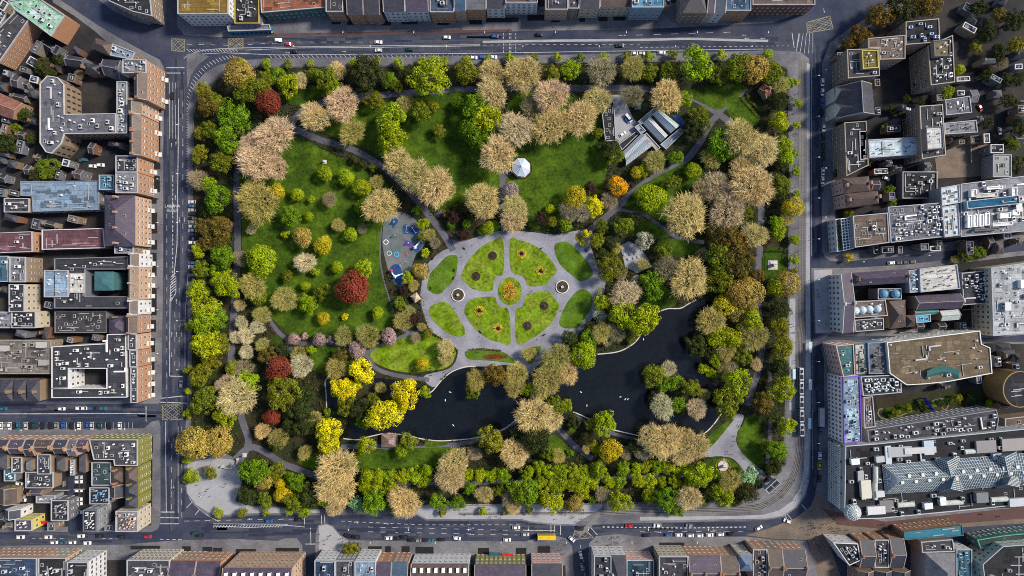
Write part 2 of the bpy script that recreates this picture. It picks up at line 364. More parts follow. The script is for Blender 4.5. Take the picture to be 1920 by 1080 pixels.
WATER = [(613,712),(640,705),(690,708),(740,712),(800,735),(811,733),(828,713),(847,697),(872,688),(892,687),(930,692),(965,715),(985,735),(1015,738),(1035,725),(1065,700),(1100,673),(1120,664),(1150,661),(1170,655),(1190,642),(1203,625),(1212,605),(1230,587),(1250,579),(1275,578),(1290,570),(1305,562),(1330,565),(1345,600),(1345,690),(1352,740),(1350,775),(1338,795),(1320,812),(1290,822),(1230,822),(1200,817),(1160,808),(1130,800),(1100,783),(1075,772),(1050,765),(1020,762),(990,770),(968,786),(955,797),(940,806),(895,820),(835,826),(800,824),(761,816),(728,812),(694,818),(672,824),(644,822),(640,812),(655,790),(640,770),(613,762)]
sheet('water', WATER, .27, 'water', 3)
for p in [[(636,722),(665,712),(700,715),(722,735),(735,765),(715,795),(690,795),(660,790),(648,765)],[(1218,700),(1240,688),(1262,690),(1285,715),(1305,745),(1310,770),(1290,778),(1240,775),(1222,750)],
          [(880,702),(930,692),(975,715),(990,735),(1040,690),(1060,700),(1030,735),(1015,765),(985,765),(975,745),(930,720),(895,730)],[(1315,640),(1350,640),(1350,720),(1322,705)]]:
    sheet('island', p, .33, 'soil', 3, thick=.15)
KERB = [[(800,738),(811,733),(828,713),(847,697),(872,688),(892,687)],[(1120,664),(1150,661),(1170,655),(1190,642),(1203,625)],[(1230,587),(1250,579),(1275,578),(1290,570),(1305,562)],[(1352,775),(1338,795),(1320,812),(1290,822)],
        [(1200,817),(1160,808),(1130,800),(1100,783),(1075,772)],[(968,786),(955,797),(940,806),(895,820),(835,826),(800,824),(761,816),(728,812),(694,818),(672,824),(644,822)],[(613,764),(612,740),(610,715),(618,708)]]
for p in KERB: stroke('pond_kerb', p, 2.0, .36, 'stone')
sheet('playground_surface', [(722,412),(745,398),(765,402),(785,418),(797,440),(796,460),(780,478),(772,500),(765,520),(755,536),(742,534),(730,512),(721,480),(717,450)], .245, (mat('rubber_floor', (.085, .118, .125), .25, .3, 2., .9, tint=(.15,.14,.15), tscale=.1)), 3)
mat('blue_floor', (.01, .05, .17), .25, .5, 2., .8); mat('purple_floor', (.10, .05, .24), .25, .5, 2., .8)
for p, m in [([(756,425),(762,420),(768,426),(776,422),(785,430),(785,441),(776,442),(768,438),(758,438)],'blue_floor'),([(733,412),(742,409),(747,415),(740,424),(736,428)],'blue_floor'),
             ([(756,449),(766,452),(778,458),(777,464),(764,462)],'purple_floor'),([(778,458),(790,448),(792,456),(786,470),(777,472)],'blue_floor'),
             ([(731,503),(742,495),(750,500),(755,515),(752,533),(744,531),(733,520)],'blue_floor')]:
    sheet('play_mat', p, .25, m, 3)
sheet('yard', [(1146,178),(1168,178),(1177,200),(1187,222),(1203,240),(1190,248),(1160,270),(1154,262)], .21, 'pale_paving')
sheet('yard', [(1259,216),(1277,219),(1285,231),(1277,241)], .22, 'blue_floor')
sheet('terrace', [(1163,462),(1178,452),(1195,460),(1212,480),(1222,500),(1195,512),(1172,500)], .22, 'pale_paving')
sheet('path', [(1440,488),(1458,488),(1458,506),(1440,506)], .28, 'pale_paving')
sheet('gravel_yard', [(1750,275),(1855,270),(1850,330),(1757,335)], .17, 'brown_paving')

# ------------------------------------------------------------------ road markings
mw, my = MB(), MB()
rp_ = random.Random(9); mat('tar_patch', (.019, .024, .046), .4, .3, 2., .85); mat('worn_patch', (.050, .055, .075), .4, .3, 2., .9)
for nm_ in ('tar_patch', 'worn_patch'):
    pb = MB()
    for (x0, y0, x1, y1), n_ in (((308,130,346,960),60),((350,68,1480,100),46),((360,968,1060,1008),40),((1100,976,1400,1003),16),((1522,120,1540,480),22),((1522,640,1532,900),14),((0,760,290,788),20),((0,1000,300,1020),16)):
        for _ in range(n_):
            x, y = rp_.uniform(x0, x1), rp_.uniform(y0, y1); p = W(x, y); vert = (y1 - y0) > (x1 - x0); l, w_ = rp_.uniform(3, 26), rp_.uniform(.5, 2.2)
            pb.box(p.x, p.y, .01, .024 + upm(), *((w_, l) if vert else (l, w_)))
    struct('road_patches', pb.mesh('road_patches', nm_))
def mk(p, w=.25, dash=None, gap=None, b=mw, sm=0):
    ribbon_into(b, smooth(p, False, sm) if sm else p, w, .05 + upm(), dash, gap)
def vdash(x, y0, y1, d=3, g=4, w=.24): mk([(x, y0), (x, y1)], w, d, g)
mk([(335,185),(334,300),(332,460),(326,520)], .42); mk([(354,230),(353,500),(347,600),(347,700)], .3); mk([(319,560),(318,705)], .4); mk([(318,705),(343,706)],.5)
for x, a, c in [(343,190,480),(324,330,520),(328,585,700),(336,540,700),(313,400,745),(341,800,970),(322,830,960)]: vdash(x, a, c)
vdash(324, 320, 520, 1.2, 1.4, .5)
for x in (318, 324, 329): mk([(x, 155), (x, 260)], .22)
mk([(312,127),(346,127)],.45); mk([(312,137),(346,137)],.45); mk([(300,754),(350,756)],.5); mk([(300,747),(347,742)],.45); mk([(310,790),(312,960)],.35); mk([(334,800),(334,960)],.3); mk([(302,960),(336,960)],.5); mk([(300,970),(336,971)],.45); mk([(300,982),(336,982)],.4)
for k in range(9): mk([(320, 560 - k * 5), (329, 552 - k * 5)], .4)
mk([(320,566),(320,535),(330,518),(330,548),(320,566)], .35)
# yellow-hatched boxes
def boxj(q, n=5, b=my):
    q = [Vector(p) for p in q]
    for i in range(4): mk([q[i], q[(i + 1) % 4]], .35, b=b)
    for i in range(1, n):
        t = i / n
        mk([q[0].lerp(q[1], t), q[0].lerp(q[3], t)], .3, b=b); mk([q[2].lerp(q[1], t), q[2].lerp(q[3], t)], .3, b=b)
        mk([q[1].lerp(q[0], t), q[1].lerp(q[2], t)], .3, b=b); mk([q[3].lerp(q[0], t), q[3].lerp(q[2], t)], .3, b=b)
boxj([(322,72),(346,74),(346,97),(322,95)], 4); boxj([(428,72),(456,72),(456,92),(428,93)], 5); boxj([(305,759),(342,759),(342,787),(305,787)], 5); boxj([(1512,42),(1556,30),(1562,54),(1514,62)], 5); boxj([(1080,988),(1096,990),(1112,1008),(1072,1012)], 4)
# upper road
mk([(350,83),(430,85),(560,79),(700,79)], .24, 3, 4); mk([(460,94),(560,90),(700,89),(900,86)], .3); mk([(840,85),(1000,84),(1200,83)], .22, 2, 2); mk([(1160,67),(1380,60)], .24, 4, 6); mk([(1200,89),(1480,86)], .22, 1.5, 1.5); mk([(350,103),(420,99),(520,103),(900,100),(1200,95),(1430,92)], .3)
for x in (944, 955, 958, 967): mk([(x, 62), (x, 100)], .35, 1.2, .8)
for k in range(46):
    x = 505 + k * 8.8; mk([(x, 104), (x + 5, 109)], .28)
for k in range(16): mk([(350 + k * 6, 92), (356 + k * 6, 97)], .3)
for k in range(22):
    t = k / 21; x = 440 - 86 * math.sin(t * PI / 2); y = 108 + 90 * (1 - math.cos(t * PI / 2)); mk([(x - 4, y - 4), (x + 2, y + 2)], .3)
for k in range(30): mk([(350, 205 + k * 5), (353.5, 201 + k * 5)], .28)
# side street on the left, lower roads
mk([(0,776),(274,775)], .4); mk([(274,762),(274,790)], .45); mk([(60,1010),(230,1010)], .25, 2, 2); mk([(300,1011),(345,1012)], .35, 2, 1.5)
for k in range(34): mk([(8 + k * 7.3, 792), (8 + k * 7.3, 804)], .22)
mk([(400,986),(470,989),(540,985),(572,988)], .35); mk([(345,977),(440,975),(570,973)], .25, 3, 3); mk([(400,982),(540,983)], .3)
for k in range(24): mk([(400 + k * 5.5, 989), (404 + k * 5.5, 984)], .32)
mk([(350,905),(356,935),(380,960),(410,978)], .35, sm=3); mk([(366,935),(350,952)],.4); mk([(380,948),(366,965)],.4)
mk([(571,966),(571,986)],.45); mk([(603,966),(603,983)],.4); mk([(609,966),(609,983)],.4); mk([(582,985),(583,1020)],.35); mk([(573,1020),(594,1020)],.45)
mk([(640,977),(790,984),(980,984)], .28, 2, 2); mk([(690,988),(990,995)], .26, 3, 4); mk([(690,997),(970,1003)], .26, 3, 4); mk([(980,994),(1040,995)], .35)
mk([(1033,985),(1033,997)],.4); mk([(1040,985),(1040,997)],.4); mk([(1051,985),(1051,1003)],.4); mk([(1095,975),(1120,1003)],.4)
mk([(1130,988),(1280,990),(1400,988)], .6, 1.3, 1.3); mk([(1200,997),(1400,996)], .2, 3, 5); mk([(1130,976),(1190,978),(1400,972),(1450,968)], .3); mk([(1472,966),(1480,984)],.4); mk([(1503,946),(1514,958)],.4); mk([(1476,964),(1486,976)],.3)
mk([(1088,1022),(1095,1060),(1098,1090)], .25, 2, 2)
# right road
mk([(1521,130),(1521,480)], .28); mk([(1524,640),(1524,880)], .25); mk([(1485,62),(1489,90)],.4); mk([(1498,62),(1494,90)],.35)
for k in range(5): mk([(1500 + k * 6, 62), (1492 + k * 8, 100)], .25)
# arrows
def arrow(x, y, a, l=9):
    ca, sa = math.cos(a), math.sin(a); P = lambda u, v: W(x + u * ca - v * sa, y + u * sa + v * ca)
    z = .05 + upm(); f = lambda ps: mw.face([(p.x, p.y, z) for p in ps])
    f([P(-l / 2, .35), P(l / 2 - 3, .35), P(l / 2 - 3, -.35), P(-l / 2, -.35)]); f([P(l / 2 - 3, 1.4), P(l / 2, 0), P(l / 2 - 3, -1.4)])
for a in [(322,272,-1.57),(330,270,-1.57),(343,270,1.57),(337,412,1.57),(346,412,1.57),(329,370,-1.57),(317,825,1.57),(325,825,1.57),(322,912,1.57),(326,912,1.57),(331,565,-1.57),(322,627,-1.57),(331,627,-1.57),(340,627,-1.57),(322,665,1.57),(470,973,3.14),(456,983,0),(668,980,.1),(725,982,.1),(885,990,0),(885,1002,0),(1395,66,3.14),(1400,72,3.14),(1430,72,3.14),(645,97,0),(1236,998,0),(1340,994,3.14),(540,99,0),(1545,20,1.2)]: arrow(*a)
struct('road_markings', mw.mesh('road_markings', 'marking')); struct('box_junctions', my.mesh('box_junctions', 'yellow_marking'))
# the words painted on the two bus lanes
for (t, x, y) in [('LANA',318.6,386.5),('LANA',328.0,386.5),('BUS',318.6,394.5),('BUS',328.0,394.5)]:
    cu = bpy.data.curves.new('lane_words', 'FONT'); cu.body = t; cu.size = 2.4; cu.align_x = 'CENTER'; cu.align_y = 'CENTER'; cu.offset = .03
    tmp = bpy.data.objects.new('tmp', cu); COL.objects.link(tmp); bpy.context.view_layer.update()
    me = bpy.data.meshes.new_from_object(tmp); bpy.data.objects.remove(tmp)
    me.materials.clear(); me.materials.append(M['marking'])
    o = struct('lane_words', me); p = W(x, y); o.location = (p.x, p.y, .06 + upm()); o.scale = (.95, 1, 1)
# ------------------------------------------------------------------ trees
def rdir(rr): 
    z = rr.uniform(-1, 1); t = rr.uniform(0, 2 * PI); q = math.sqrt(1 - z * z)
    return Vector((q * math.cos(t), q * math.sin(t), z))
def leaf(b, p, n, s, rr):
    n = n.normalized(); u = n.orthogonal().normalized(); u.rotate(Matrix.Rotation(rr.uniform(0, 2 * PI), 3, n)); v = n.cross(u)
    a, c = s * rr.uniform(.7, 1.2), s * rr.uniform(.45, .8)
    b.face([p - u * a, p - v * c + n * s * .15, p + u * a, p + v * c + n * s * .15])
def leafy(seed, lobes=46, per=74, size=.058, lobe=.27, fl=.62):
    """a crown of many lobes, each a shell of small leaves; radius 1, from z .55 to 1.75"""
    rr = random.Random(seed); b = MB(); ph = [rr.uniform(0, 6.28) for _ in range(3)]
    for k in range(lobes):
        d = rdir(rr)
        if d.z < -.35: d.z = -d.z
        t = math.atan2(d.y, d.x)
        edge = 1 + .10 * math.sin(2 * t + ph[0]) + .09 * math.sin(3 * t + ph[1]) + .06 * math.sin(5 * t + ph[2])
        q = rr.uniform(.50, .86) * edge; lr = lobe * rr.uniform(.6, 1.2)
        c = Vector((d.x * q, d.y * q, 1.08 + d.z * q * fl))
        sh = rr.uniform(.8, 1.1)
        for _ in range(int(per * (lr / lobe) ** 2)):
            n = rdir(rr)
            if n.z < -.2 and rr.random() < .7: n.z = -n.z
            p = c + Vector((n.x, n.y, n.z * .8)) * lr * rr.uniform(.88, 1.04)
            leaf(b, p, (n + Vector((0, 0, .15)) + rdir(rr) * .35), size * rr.uniform(.7, 1.25), rr)
    return b.mesh('crown', 'leaf')
def feathery(seed, n=3600, size=.05):
    """a fine rounded crown: short sprays of leaves pointing outward"""
    rr = random.Random(seed); b = MB(); ph = [rr.uniform(0, 6.28) for _ in range(3)]
    tips = [(rdir(rr), rr.uniform(.84, 1.0)) for _ in range(170)]
    for k in range(n):
        d, q = rr.choice(tips); d = (d + rdir(rr) * .16).normalized()
        if d.z < -.3: d.z = -d.z
        t = math.atan2(d.y, d.x); e = 1 + .05 * math.sin(3 * t + ph[0]) + .04 * math.sin(2 * t + ph[1])
        r = q * e * rr.uniform(.45, 1.0) ** .5
        leaf(b, Vector((d.x * r, d.y * r, 1.05 + d.z * r * .65)), d + Vector((0, 0, .4)) + rdir(rr) * .6, size * rr.uniform(.7, 1.3), rr)
    return b.mesh('crown', 'leaf')
def bare(seed, M_=330):
    """a leafless crown: limbs, branches reaching every part of a ragged dome, and sprays of fine twigs"""
    rr = random.Random(seed); b = MB(); ph = [rr.uniform(0, 6.28) for _ in range(3)]
    def rib(p, q, w0, w1, two=False):
        d = (q - p); s = d.cross(Vector((rr.uniform(-.4, .4), rr.uniform(-.4, .4), 1)))
        if s.length < 1e-5: s = Vector((1, 0, 0))
        s.normalize(); b.face([p - s * w0, q - s * w1, q + s * w1, p + s * w0])
        if two: u = d.cross(s).normalized(); b.face([p - u * w0, q - u * w1, q + u * w1, p + u * w0])
    def fib(i, N, z0=.02):
        z = z0 + (1 - z0) * (i + .5) / N; t = i * 2.39996 + rr.uniform(-.2, .2); s = math.sqrt(max(0, 1 - z * z))
        return Vector((math.cos(t) * s, math.sin(t) * s, z))
    C0 = Vector((0, 0, .55)); limbs = []
    for i in range(13):
        d = fib(i, 13, .1); q = C0 + Vector((d.x, d.y, d.z * .8 + .25)) * rr.uniform(.42, .55); m = C0.lerp(q, .5) + rdir(rr) * .03
        rib(C0, m, .032, .024, True); rib(m, q, .024, .014, True); limbs.append((d, m, q))
    for i in range(M_):
        d = (fib(i, M_) + rdir(rr) * .07).normalized(); d.z = max(d.z, -.05); t = math.atan2(d.y, d.x)
        e = 1 + .08 * math.sin(2 * t + ph[0]) + .07 * math.sin(3 * t + ph[1]) + .05 * math.sin(7 * t + ph[2])
        ro = e * rr.uniform(.66, .93); E = Vector((d.x * ro, d.y * ro, .98 + d.z * ro * .66))
        L_ = sorted(limbs, key=lambda l: -l[0].dot(d))[rr.choice((0, 0, 0, 1))]
        P = L_[1].lerp(L_[2], rr.uniform(.3, 1)); m = P.lerp(E, .5) + rdir(rr) * .05 + Vector((0, 0, .04))
        rib(P, m, .015, .011); rib(m, E, .011, .006)
        o_ = (E - Vector((0, 0, .6))).normalized()
        for k in range(9):
            s = m.lerp(E, rr.uniform(.4, 1)); dd = (o_ * .85 + rdir(rr) * .85).normalized()
            rib(s, s + dd * rr.uniform(.08, .26), .0058, .0020)
    return b.mesh('crown', 'twig')
def trunk(seed):
    rr = random.Random(seed); b = MB()
    b.tube((0, 0, 0), (.01, 0, .3), .085, .055, 8); b.tube((.01, 0, .3), (0, .02, .75), .055, .035, 8)
    for i in range(6):
        t = i * 1.05 + rr.uniform(-.3, .3); z = rr.uniform(.35, .7)
        m = Vector((math.cos(t) * .28, math.sin(t) * .28, z + .25)); b.tube((0, .01, z), m, .03, .02, 5)
        b.tube(m, m + Vector((math.cos(t + .4) * .28, math.sin(t + .4) * .28, .22)), .02, .008, 5)
        b.tube(m, m + Vector((math.cos(t - .5) * .25, math.sin(t - .5) * .25, .3)), .018, .007, 5)
    return b.mesh('trunk', 'bark')
LEAFY = [leafy(10 + i, 62, 66, .050, .225) for i in range(6)] + [leafy(30 + i, 30, 100, .062, .34) for i in range(3)]
FEATH = [feathery(50 + i) for i in range(4)]
BARE = [bare(70 + i) for i in range(10)]
DENSE = [leafy(90 + i, 70, 60, .05, .2) for i in range(3)]
SMALL = [leafy(110 + i, 22, 42, .12, .36) for i in range(3)]
TRUNK = [trunk(i) for i in range(3)]
KIND = {  # family, colours, name, words
 'B': ('b', [(.55,.42,.18),(.58,.45,.21),(.49,.40,.16),(.53,.41,.20)], 'bare_tree', 'bare tan tree'),
 'K': ('b', [(.57,.43,.26),(.54,.41,.25)], 'bare_tree', 'pinkish tan bare tree'),
 'T': ('b', [(.38,.33,.095),(.35,.31,.09)], 'budding_tree', 'olive tan budding tree'),
 'V': ('b', [(.30,.25,.15),(.26,.22,.13)], 'bare_tree', 'grey brown bare tree'),
 'W': ('b', [(.54,.47,.28),(.50,.45,.27)], 'pale_tree', 'pale cream bare tree'),
 'L': ('l', [(.25,.31,.005),(.21,.30,.005),(.28,.33,.006)], 'lime_green_tree', 'lime green tree'),
 'G': ('l', [(.11,.20,.006),(.13,.22,.006)], 'green_tree', 'bright green leafy tree'),
 'O': ('d', [(.16,.18,.010),(.13,.165,.009),(.19,.185,.010)], 'olive_tree', 'olive green tree'),
 'E': ('d', [(.042,.058,.011),(.048,.052,.013),(.036,.048,.011)], 'evergreen_tree', 'dark evergreen tree'),
 'A': ('d', [(.145,.10,.016),(.13,.10,.018)], 'amber_tree', 'amber brown tree'),
 'Q': ('f', [(.33,.22,.045),(.32,.24,.05)], 'golden_tree', 'golden tan tree'),
 'Y': ('l', [(.60,.52,.008),(.55,.49,.010)], 'yellow_tree', 'bright yellow tree'),
 'F': ('f', [(.25,.32,.005),(.28,.34,.006)], 'lawn_tree', 'rounded lime tree'),
 'R': ('f', [(.20,.040,.022)], 'copper_beech', 'copper red tree'),
 'D': ('d', [(.042,.018,.016)], 'maroon_tree', 'dark maroon tree'),
 'P': ('f', [(.40,.26,.24),(.37,.26,.25)], 'cherry_tree', 'pink blossoming cherry tree'),
 'C': ('l', [(.46,.46,.33)], 'blossom_tree', 'white blossoming tree'),
 'N': ('d', [(.25,.42,.20)], 'mint_tree', 'mint green rounded tree'),
 'Z': ('f', [(.42,.34,.012)], 'yellow_green_tree', 'yellow green tree'),
 'M': ('f', [(.62,.34,.008)], 'orange_tree', 'orange yellow tree'),
}
TREES = """447 139 28 Q;465 168 26 O;487 165 20 O;501 147 16 O;522 142 15 G;542 158 20 L;564 151 15 B;612 148 22 O;628 167 18 L;632 133 18 B;590 140 14 E;690 139 32 E;672 136 20 A;730 150 14 G;766 140 17 E;743 160 12 O;503 192 23 R;809 146 34 L;439 219 30 G;428 264 28 G;405 191 17 E;390 197 20 A;382 170 16 E
514 253 36 K;475 281 30 K;589 219 28 B;642 196 32 K;660 248 24 T;733 221 27 L;733 254 27 L;704 189 17 O;761 195 18 T;789 211 20 O
875 136 22 O;922 136 25 B;980 139 35 B;1035 139 17 O;1069 132 20 L;1128 133 28 V;1186 128 23 T;921 175 30 B;893 200 26 G;912 222 29 L;885 246 24 G;903 262 20 G;1033 180 33 K;967 242 33 K;1000 203 24 V;1030 236 36 B;1086 222 34 B;1119 189 27 B;933 290 35 B;811 200 12 O;860 194 12 G;824 247 13 O;1147 286 18 E;1122 250 10 E;1130 275 12 E
1303 125 30 L;1254 139 21 O;1217 136 17 O;1346 142 18 O;1384 126 28 O;1412 129 27 Q;1446 138 22 E;1462 160 18 E;1460 190 18 E;1250 181 31 B;1283 186 16 L;1312 216 17 O;1300 243 19 E;1322 232 12 E;1461 230 18 L;1467 272 18 L;1473 297 15 L;1351 270 27 G;1389 258 34 B;1430 280 31 B;1333 297 20 T
1185 180 22 V;1228 303 21 T;1204 320 12 L;1268 297 13 G;1299 321 15 F;1261 342 15 O;1221 371 26 F;1390 315 24 B;1411 349 40 B;1342 352 29 K;1285 404 41 B;1364 395 35 K;1318 357 22 B;1358 438 26 A;1383 460 21 A;1414 440 25 B;1347 482 26 O;1383 493 29 A;1350 521 26 E;1416 520 17 A;1386 548 25 Q;1292 523 37 B;1253 505 25 V;1221 527 22 G;1317 478 14 V;1244 472 16 E;1487 388 19 Z;1455 420 15 L;1460 437 14 L;1462 345 20 E;1475 410 14 T;1461 312 14 E;1455 538 18 L;1477 531 23 Q;1209 450 16 C;1468 375 12 E;1398 400 14 O
514 310 26 K;480 305 34 K;483 381 38 T;519 360 15 Z;478 345 21 T;472 430 10 W;609 326 14 F;648 332 15 F;678 352 16 F;557 365 12 F;584 375 7 F;546 406 20 G;579 406 9 F;635 422 13 T;657 440 13 F;567 445 18 Q;605 460 17 Z;536 440 7 F;618 374 14 V;679 429 10 V;632 501 11 F;682 502 16 L;539 518 11 O;572 492 20 W;590 511 8 F;572 536 9 F;604 546 16 O;675 388 12 G;490 489 28 F;661 540 30 R;714 386 33 B;747 304 29 B;780 332 34 B;815 350 36 B;835 358 20 B;706 341 14 T;700 316 7 O;680 308 9 E;665 300 8 E;453 485 16 V;475 535 26 T;483 556 18 O;533 561 24 T
417 305 22 E;411 371 24 G;415 425 22 A;428 421 9 P;414 452 18 A;417 481 20 G;425 532 27 L;405 507 12 G;375 290 17 O;373 337 20 V;386 427 18 A;392 455 17 A;372 471 14 L;377 504 16 O;372 545 18 L;383 573 22 L;386 610 26 L;389 647 27 L;378 702 22 O;384 750 26 E;364 831 30 Q;408 828 28 Q;408 600 17 G;411 642 22 O;398 675 18 O;392 345 15 E;396 245 18 E;378 250 14 O;388 395 14 E
905 377 33 B;964 388 25 B;964 412 25 B;957 357 16 P;797 474 8 F;764 521 12 L;786 507 14 Q;775 535 11 T;758 543 9 D;780 395 8 G;792 420 11 L;805 440 12 T;815 455 11 V;790 445 9 O;1078 370 21 Z;1115 388 18 Y;1158 349 18 M;1032 392 9 F;1067 396 20 V;1061 420 14 L;1092 399 17 V;1106 354 13 D;1014 410 14 D;1036 416 10 E;1142 377 16 V;1194 324 12 Z;1149 293 19 O;850 405 14 D;868 441 12 D;845 420 9 G;875 420 9 G;888 402 12 E;862 388 12 E;915 428 12 F;838 402 8 A;1101 438 8 Y;1094 457 6 Y;1119 452 15 O;1142 504 24 O;1164 513 12 V;1144 455 13 E;1169 424 18 E;1155 466 11 T;1192 527 12 C;1172 552 28 K;1128 425 14 O;1190 412 14 E;1130 480 14 E;1150 478 10 O;1205 495 12 E
492 590 17 T;450 572 12 B;453 605 13 W;442 633 12 W;461 630 16 W;483 613 14 W;492 647 14 T;462 660 14 W;505 667 18 A;528 655 15 E;578 570 18 L;606 597 12 Z;647 594 6 Y;708 587 11 F;551 636 11 P;572 630 6 P;599 637 12 P;619 638 7 P;635 641 7 P;669 655 16 P;729 631 15 P;644 630 18 T;690 630 23 T;437 691 14 L;457 691 18 V;468 719 22 L;522 693 24 R;565 686 22 W;560 665 16 T;583 656 9 L;528 735 29 O;545 752 20 O;575 738 18 E;564 763 24 E;630 691 20 T;639 666 15 A;679 692 22 Y;642 730 22 Y;664 724 15 Y;761 737 28 Y;748 760 18 Y;719 780 27 Y;619 806 25 Y;618 826 24 Y;650 762 18 E;675 767 21 E;714 727 11 E;700 752 14 E;444 744 36 B;425 720 20 K;422 777 20 L;510 781 16 R;492 808 15 B;572 794 22 E;589 785 16 T;680 792 14 G;614 772 7 G;522 822 20 E;797 735 12 L;750 570 13 O;755 602 18 T;775 600 13 D;769 583 11 T;791 613 9 T;780 633 10 V;792 683 12 Z;545 800 16 E;540 775 14 E
836 652 17 B;836 673 14 B;803 625 10 O;892 712 20 T;885 735 14 O;928 702 22 A;968 700 22 T;965 725 20 T;992 730 15 L;1044 670 27 T;1064 698 22 B;1030 700 18 V;1025 713 29 T;1012 735 18 T;1094 666 24 F;992 663 14 T;1000 780 35 B;1033 786 24 B;1042 760 18 O;1061 760 13 L;919 823 26 E;1005 822 27 E;970 815 16 E;1072 803 9 G;1075 788 14 E;1133 797 23 L;1110 795 14 O;1130 566 18 L;1169 588 26 L;1207 600 30 L;1122 591 12 C;1128 624 20 T;1155 624 18 V;1103 633 16 G;1067 633 16 E;1183 636 9 O;1138 640 10 V;1105 612 12 E
1225 547 18 G;1333 602 27 T;1361 572 22 Z;1381 584 20 Q;1403 550 29 Q;1408 600 24 L;1345 632 20 L;1371 634 20 L;1414 632 26 T;1306 647 21 E;1361 658 20 T;1392 666 18 O;1339 674 14 L;1319 691 11 L;1332 699 10 L;1367 684 16 V;1418 683 12 B;1382 716 27 L;1362 755 27 O;1225 702 20 O;1253 692 16 W;1267 716 14 G;1244 719 16 G;1294 727 18 E;1242 763 23 W;1225 745 13 E;1306 766 20 K;1271 760 14 G;1466 652 23 O;1461 580 18 E;1461 610 18 E;1469 730 23 L;1447 724 12 T;1430 755 21 A;1444 775 16 E;1474 799 18 L;1464 688 18 E;1450 690 12 E;1330 660 14 E;1355 690 12 T;1320 740 12 E
1245 828 34 B;1222 822 26 B;1278 824 26 B;1305 836 26 B;1278 850 24 B;1206 845 18 V;1311 891 25 L;1247 936 22 G;1267 954 15 G;1292 934 24 B;1314 938 11 O;1403 891 17 N;1369 902 22 T;1355 930 19 E;1400 922 20 E;1330 925 14 E;1455 843 21 G;1438 838 12 G;1458 863 16 E;1450 880 14 E;1420 905 10 E;1380 935 14 E
889 850 14 V;850 870 30 B;845 897 28 B;964 850 28 B;986 922 27 G;968 913 10 Z;1033 940 22 L;1089 922 14 L;1078 945 16 Q;1060 948 11 B;858 944 15 G;822 940 17 E;908 927 17 B;955 935 16 V;964 951 14 B;1161 940 20 L;1128 927 14 V;1111 935 8 G;1114 838 10 L;1144 845 21 Z;1100 822 14 E;1100 842 9 B;1069 849 6 G;1047 855 14 T;1028 849 14 E;1172 849 13 V;1190 838 14 E;1140 930 12 V;880 915 12 E;935 920 12 E
478 883 28 G;494 897 20 Q;519 883 18 O;531 927 16 Z;527 910 12 Z;464 930 18 E;497 938 16 O;553 940 20 O;580 930 22 E;572 957 14 L;542 958 9 L;572 848 14 T;689 834 17 L;753 845 12 L;767 827 17 O;633 880 38 B;630 915 36 B;628 950 18 B;668 944 13 N;700 944 23 G;758 941 30 B;519 830 16 E;560 905 18 E;545 895 12 E;600 935 14 E;735 950 12 G"""
LIMES = "900 892 11;922 892 12;942 890 13;990 886 12;1011 877 12;1030 883 12;1051 883 13;1075 883 12;1097 883 11;1122 880 14;1030 908 12;1047 910 12;1068 908 12;1092 905 14;1012 903 11;1169 880 12;1192 881 12;1141 902 12;1162 903 11;1197 902 12;1210 874 11;1232 874 12;1251 877 11;1269 877 11;1219 903 12;1264 901 12;1217 929 11;1240 903 10;1285 880 11;1289 905 11;689 894 13;708 894 13;733 894 14;755 894 14;775 891 14;794 900 11;686 914 12;708 919 12;733 915 14;1112 905 11;878 892 11;800 883 11"
STREET = "457 118 8;500 120 8;540 120 7;583 119 6;661 117 7;708 115 7;749 118 9;790 115 7;833 114 7;874 114 9;917 112 7;957 110 8;1001 110 7;1046 108 7;1089 108 7;1133 107 7;1176 106 8;1217 106 8;1262 104 8;1353 103 8;1440 102 9;1478 154 8;1493 154 6;1494 194 7;1492 236 7;1491 289 6;1491 320 8;1493 363 6;1490 449 9;1489 486 8;1489 507 6;354 613 6;354 694 8;353 734 6;352 776 8;352 860 8;350 900 6;411 962 9;456 961 9;499 961 6;830 959 7;907 958 7;949 958 6;992 956 6;395 885 12;362 892 12"
OTHER = [(1799,131,10,'F'),(1776,172,12,'L'),(1668,355,9,'G'),(1673,380,8,'G'),(1700,184,6,'O'),(1625,300,12,'O'),(1590,85,16,'A'),(1612,68,20,'A'),(1650,30,26,'A'),(1690,15,28,'E'),(1735,12,26,'A'),(1590,400,8,'O'),(1590,482,8,'Z'),(1835,474,14,'O'),(1810,480,12,'O'),(1790,486,8,'T'),(88,315,20,'O'),(70,330,14,'E'),(15,270,18,'E'),(655,1030,14,'O'),(668,1026,10,'E'),(80,125,16,'E'),(95,140,12,'E'),(22,920,10,'O'),(1905,310,18,'E'),(1900,40,22,'E'),(1850,60,18,'E'),(1870,100,16,'E'),(1905,85,17,'O'),(1890,190,15,'E'),(1870,30,15,'A'),(1910,240,18,'E'),(1850,140,13,'E'),(1835,15,16,'E'),(1895,270,14,'O'),(1720,160,8,'E'),(1725,190,9,'E'),(1660,240,8,'O'),(1605,300,8,'E'),(1880,120,12,'V'),(1905,150,14,'E'),(45,215,14,'E'),(30,240,10,'O'),(60,260,12,'E'),(150,140,10,'V'),(110,110,12,'E'),(1830,90,12,'O'),(1570,325,9,'E'),(1700,765,9,'O'),(1730,760,8,'E'),(1680,775,8,'O'),(1760,755,9,'E'),(1795,748,9,'O'),(1820,745,8,'E'),(1850,230,12,'E'),(1670,205,9,'E'),(1690,215,8,'E'),(1855,758,8,'G'),(1885,150,14,'E'),(1720,250,6,'E')]
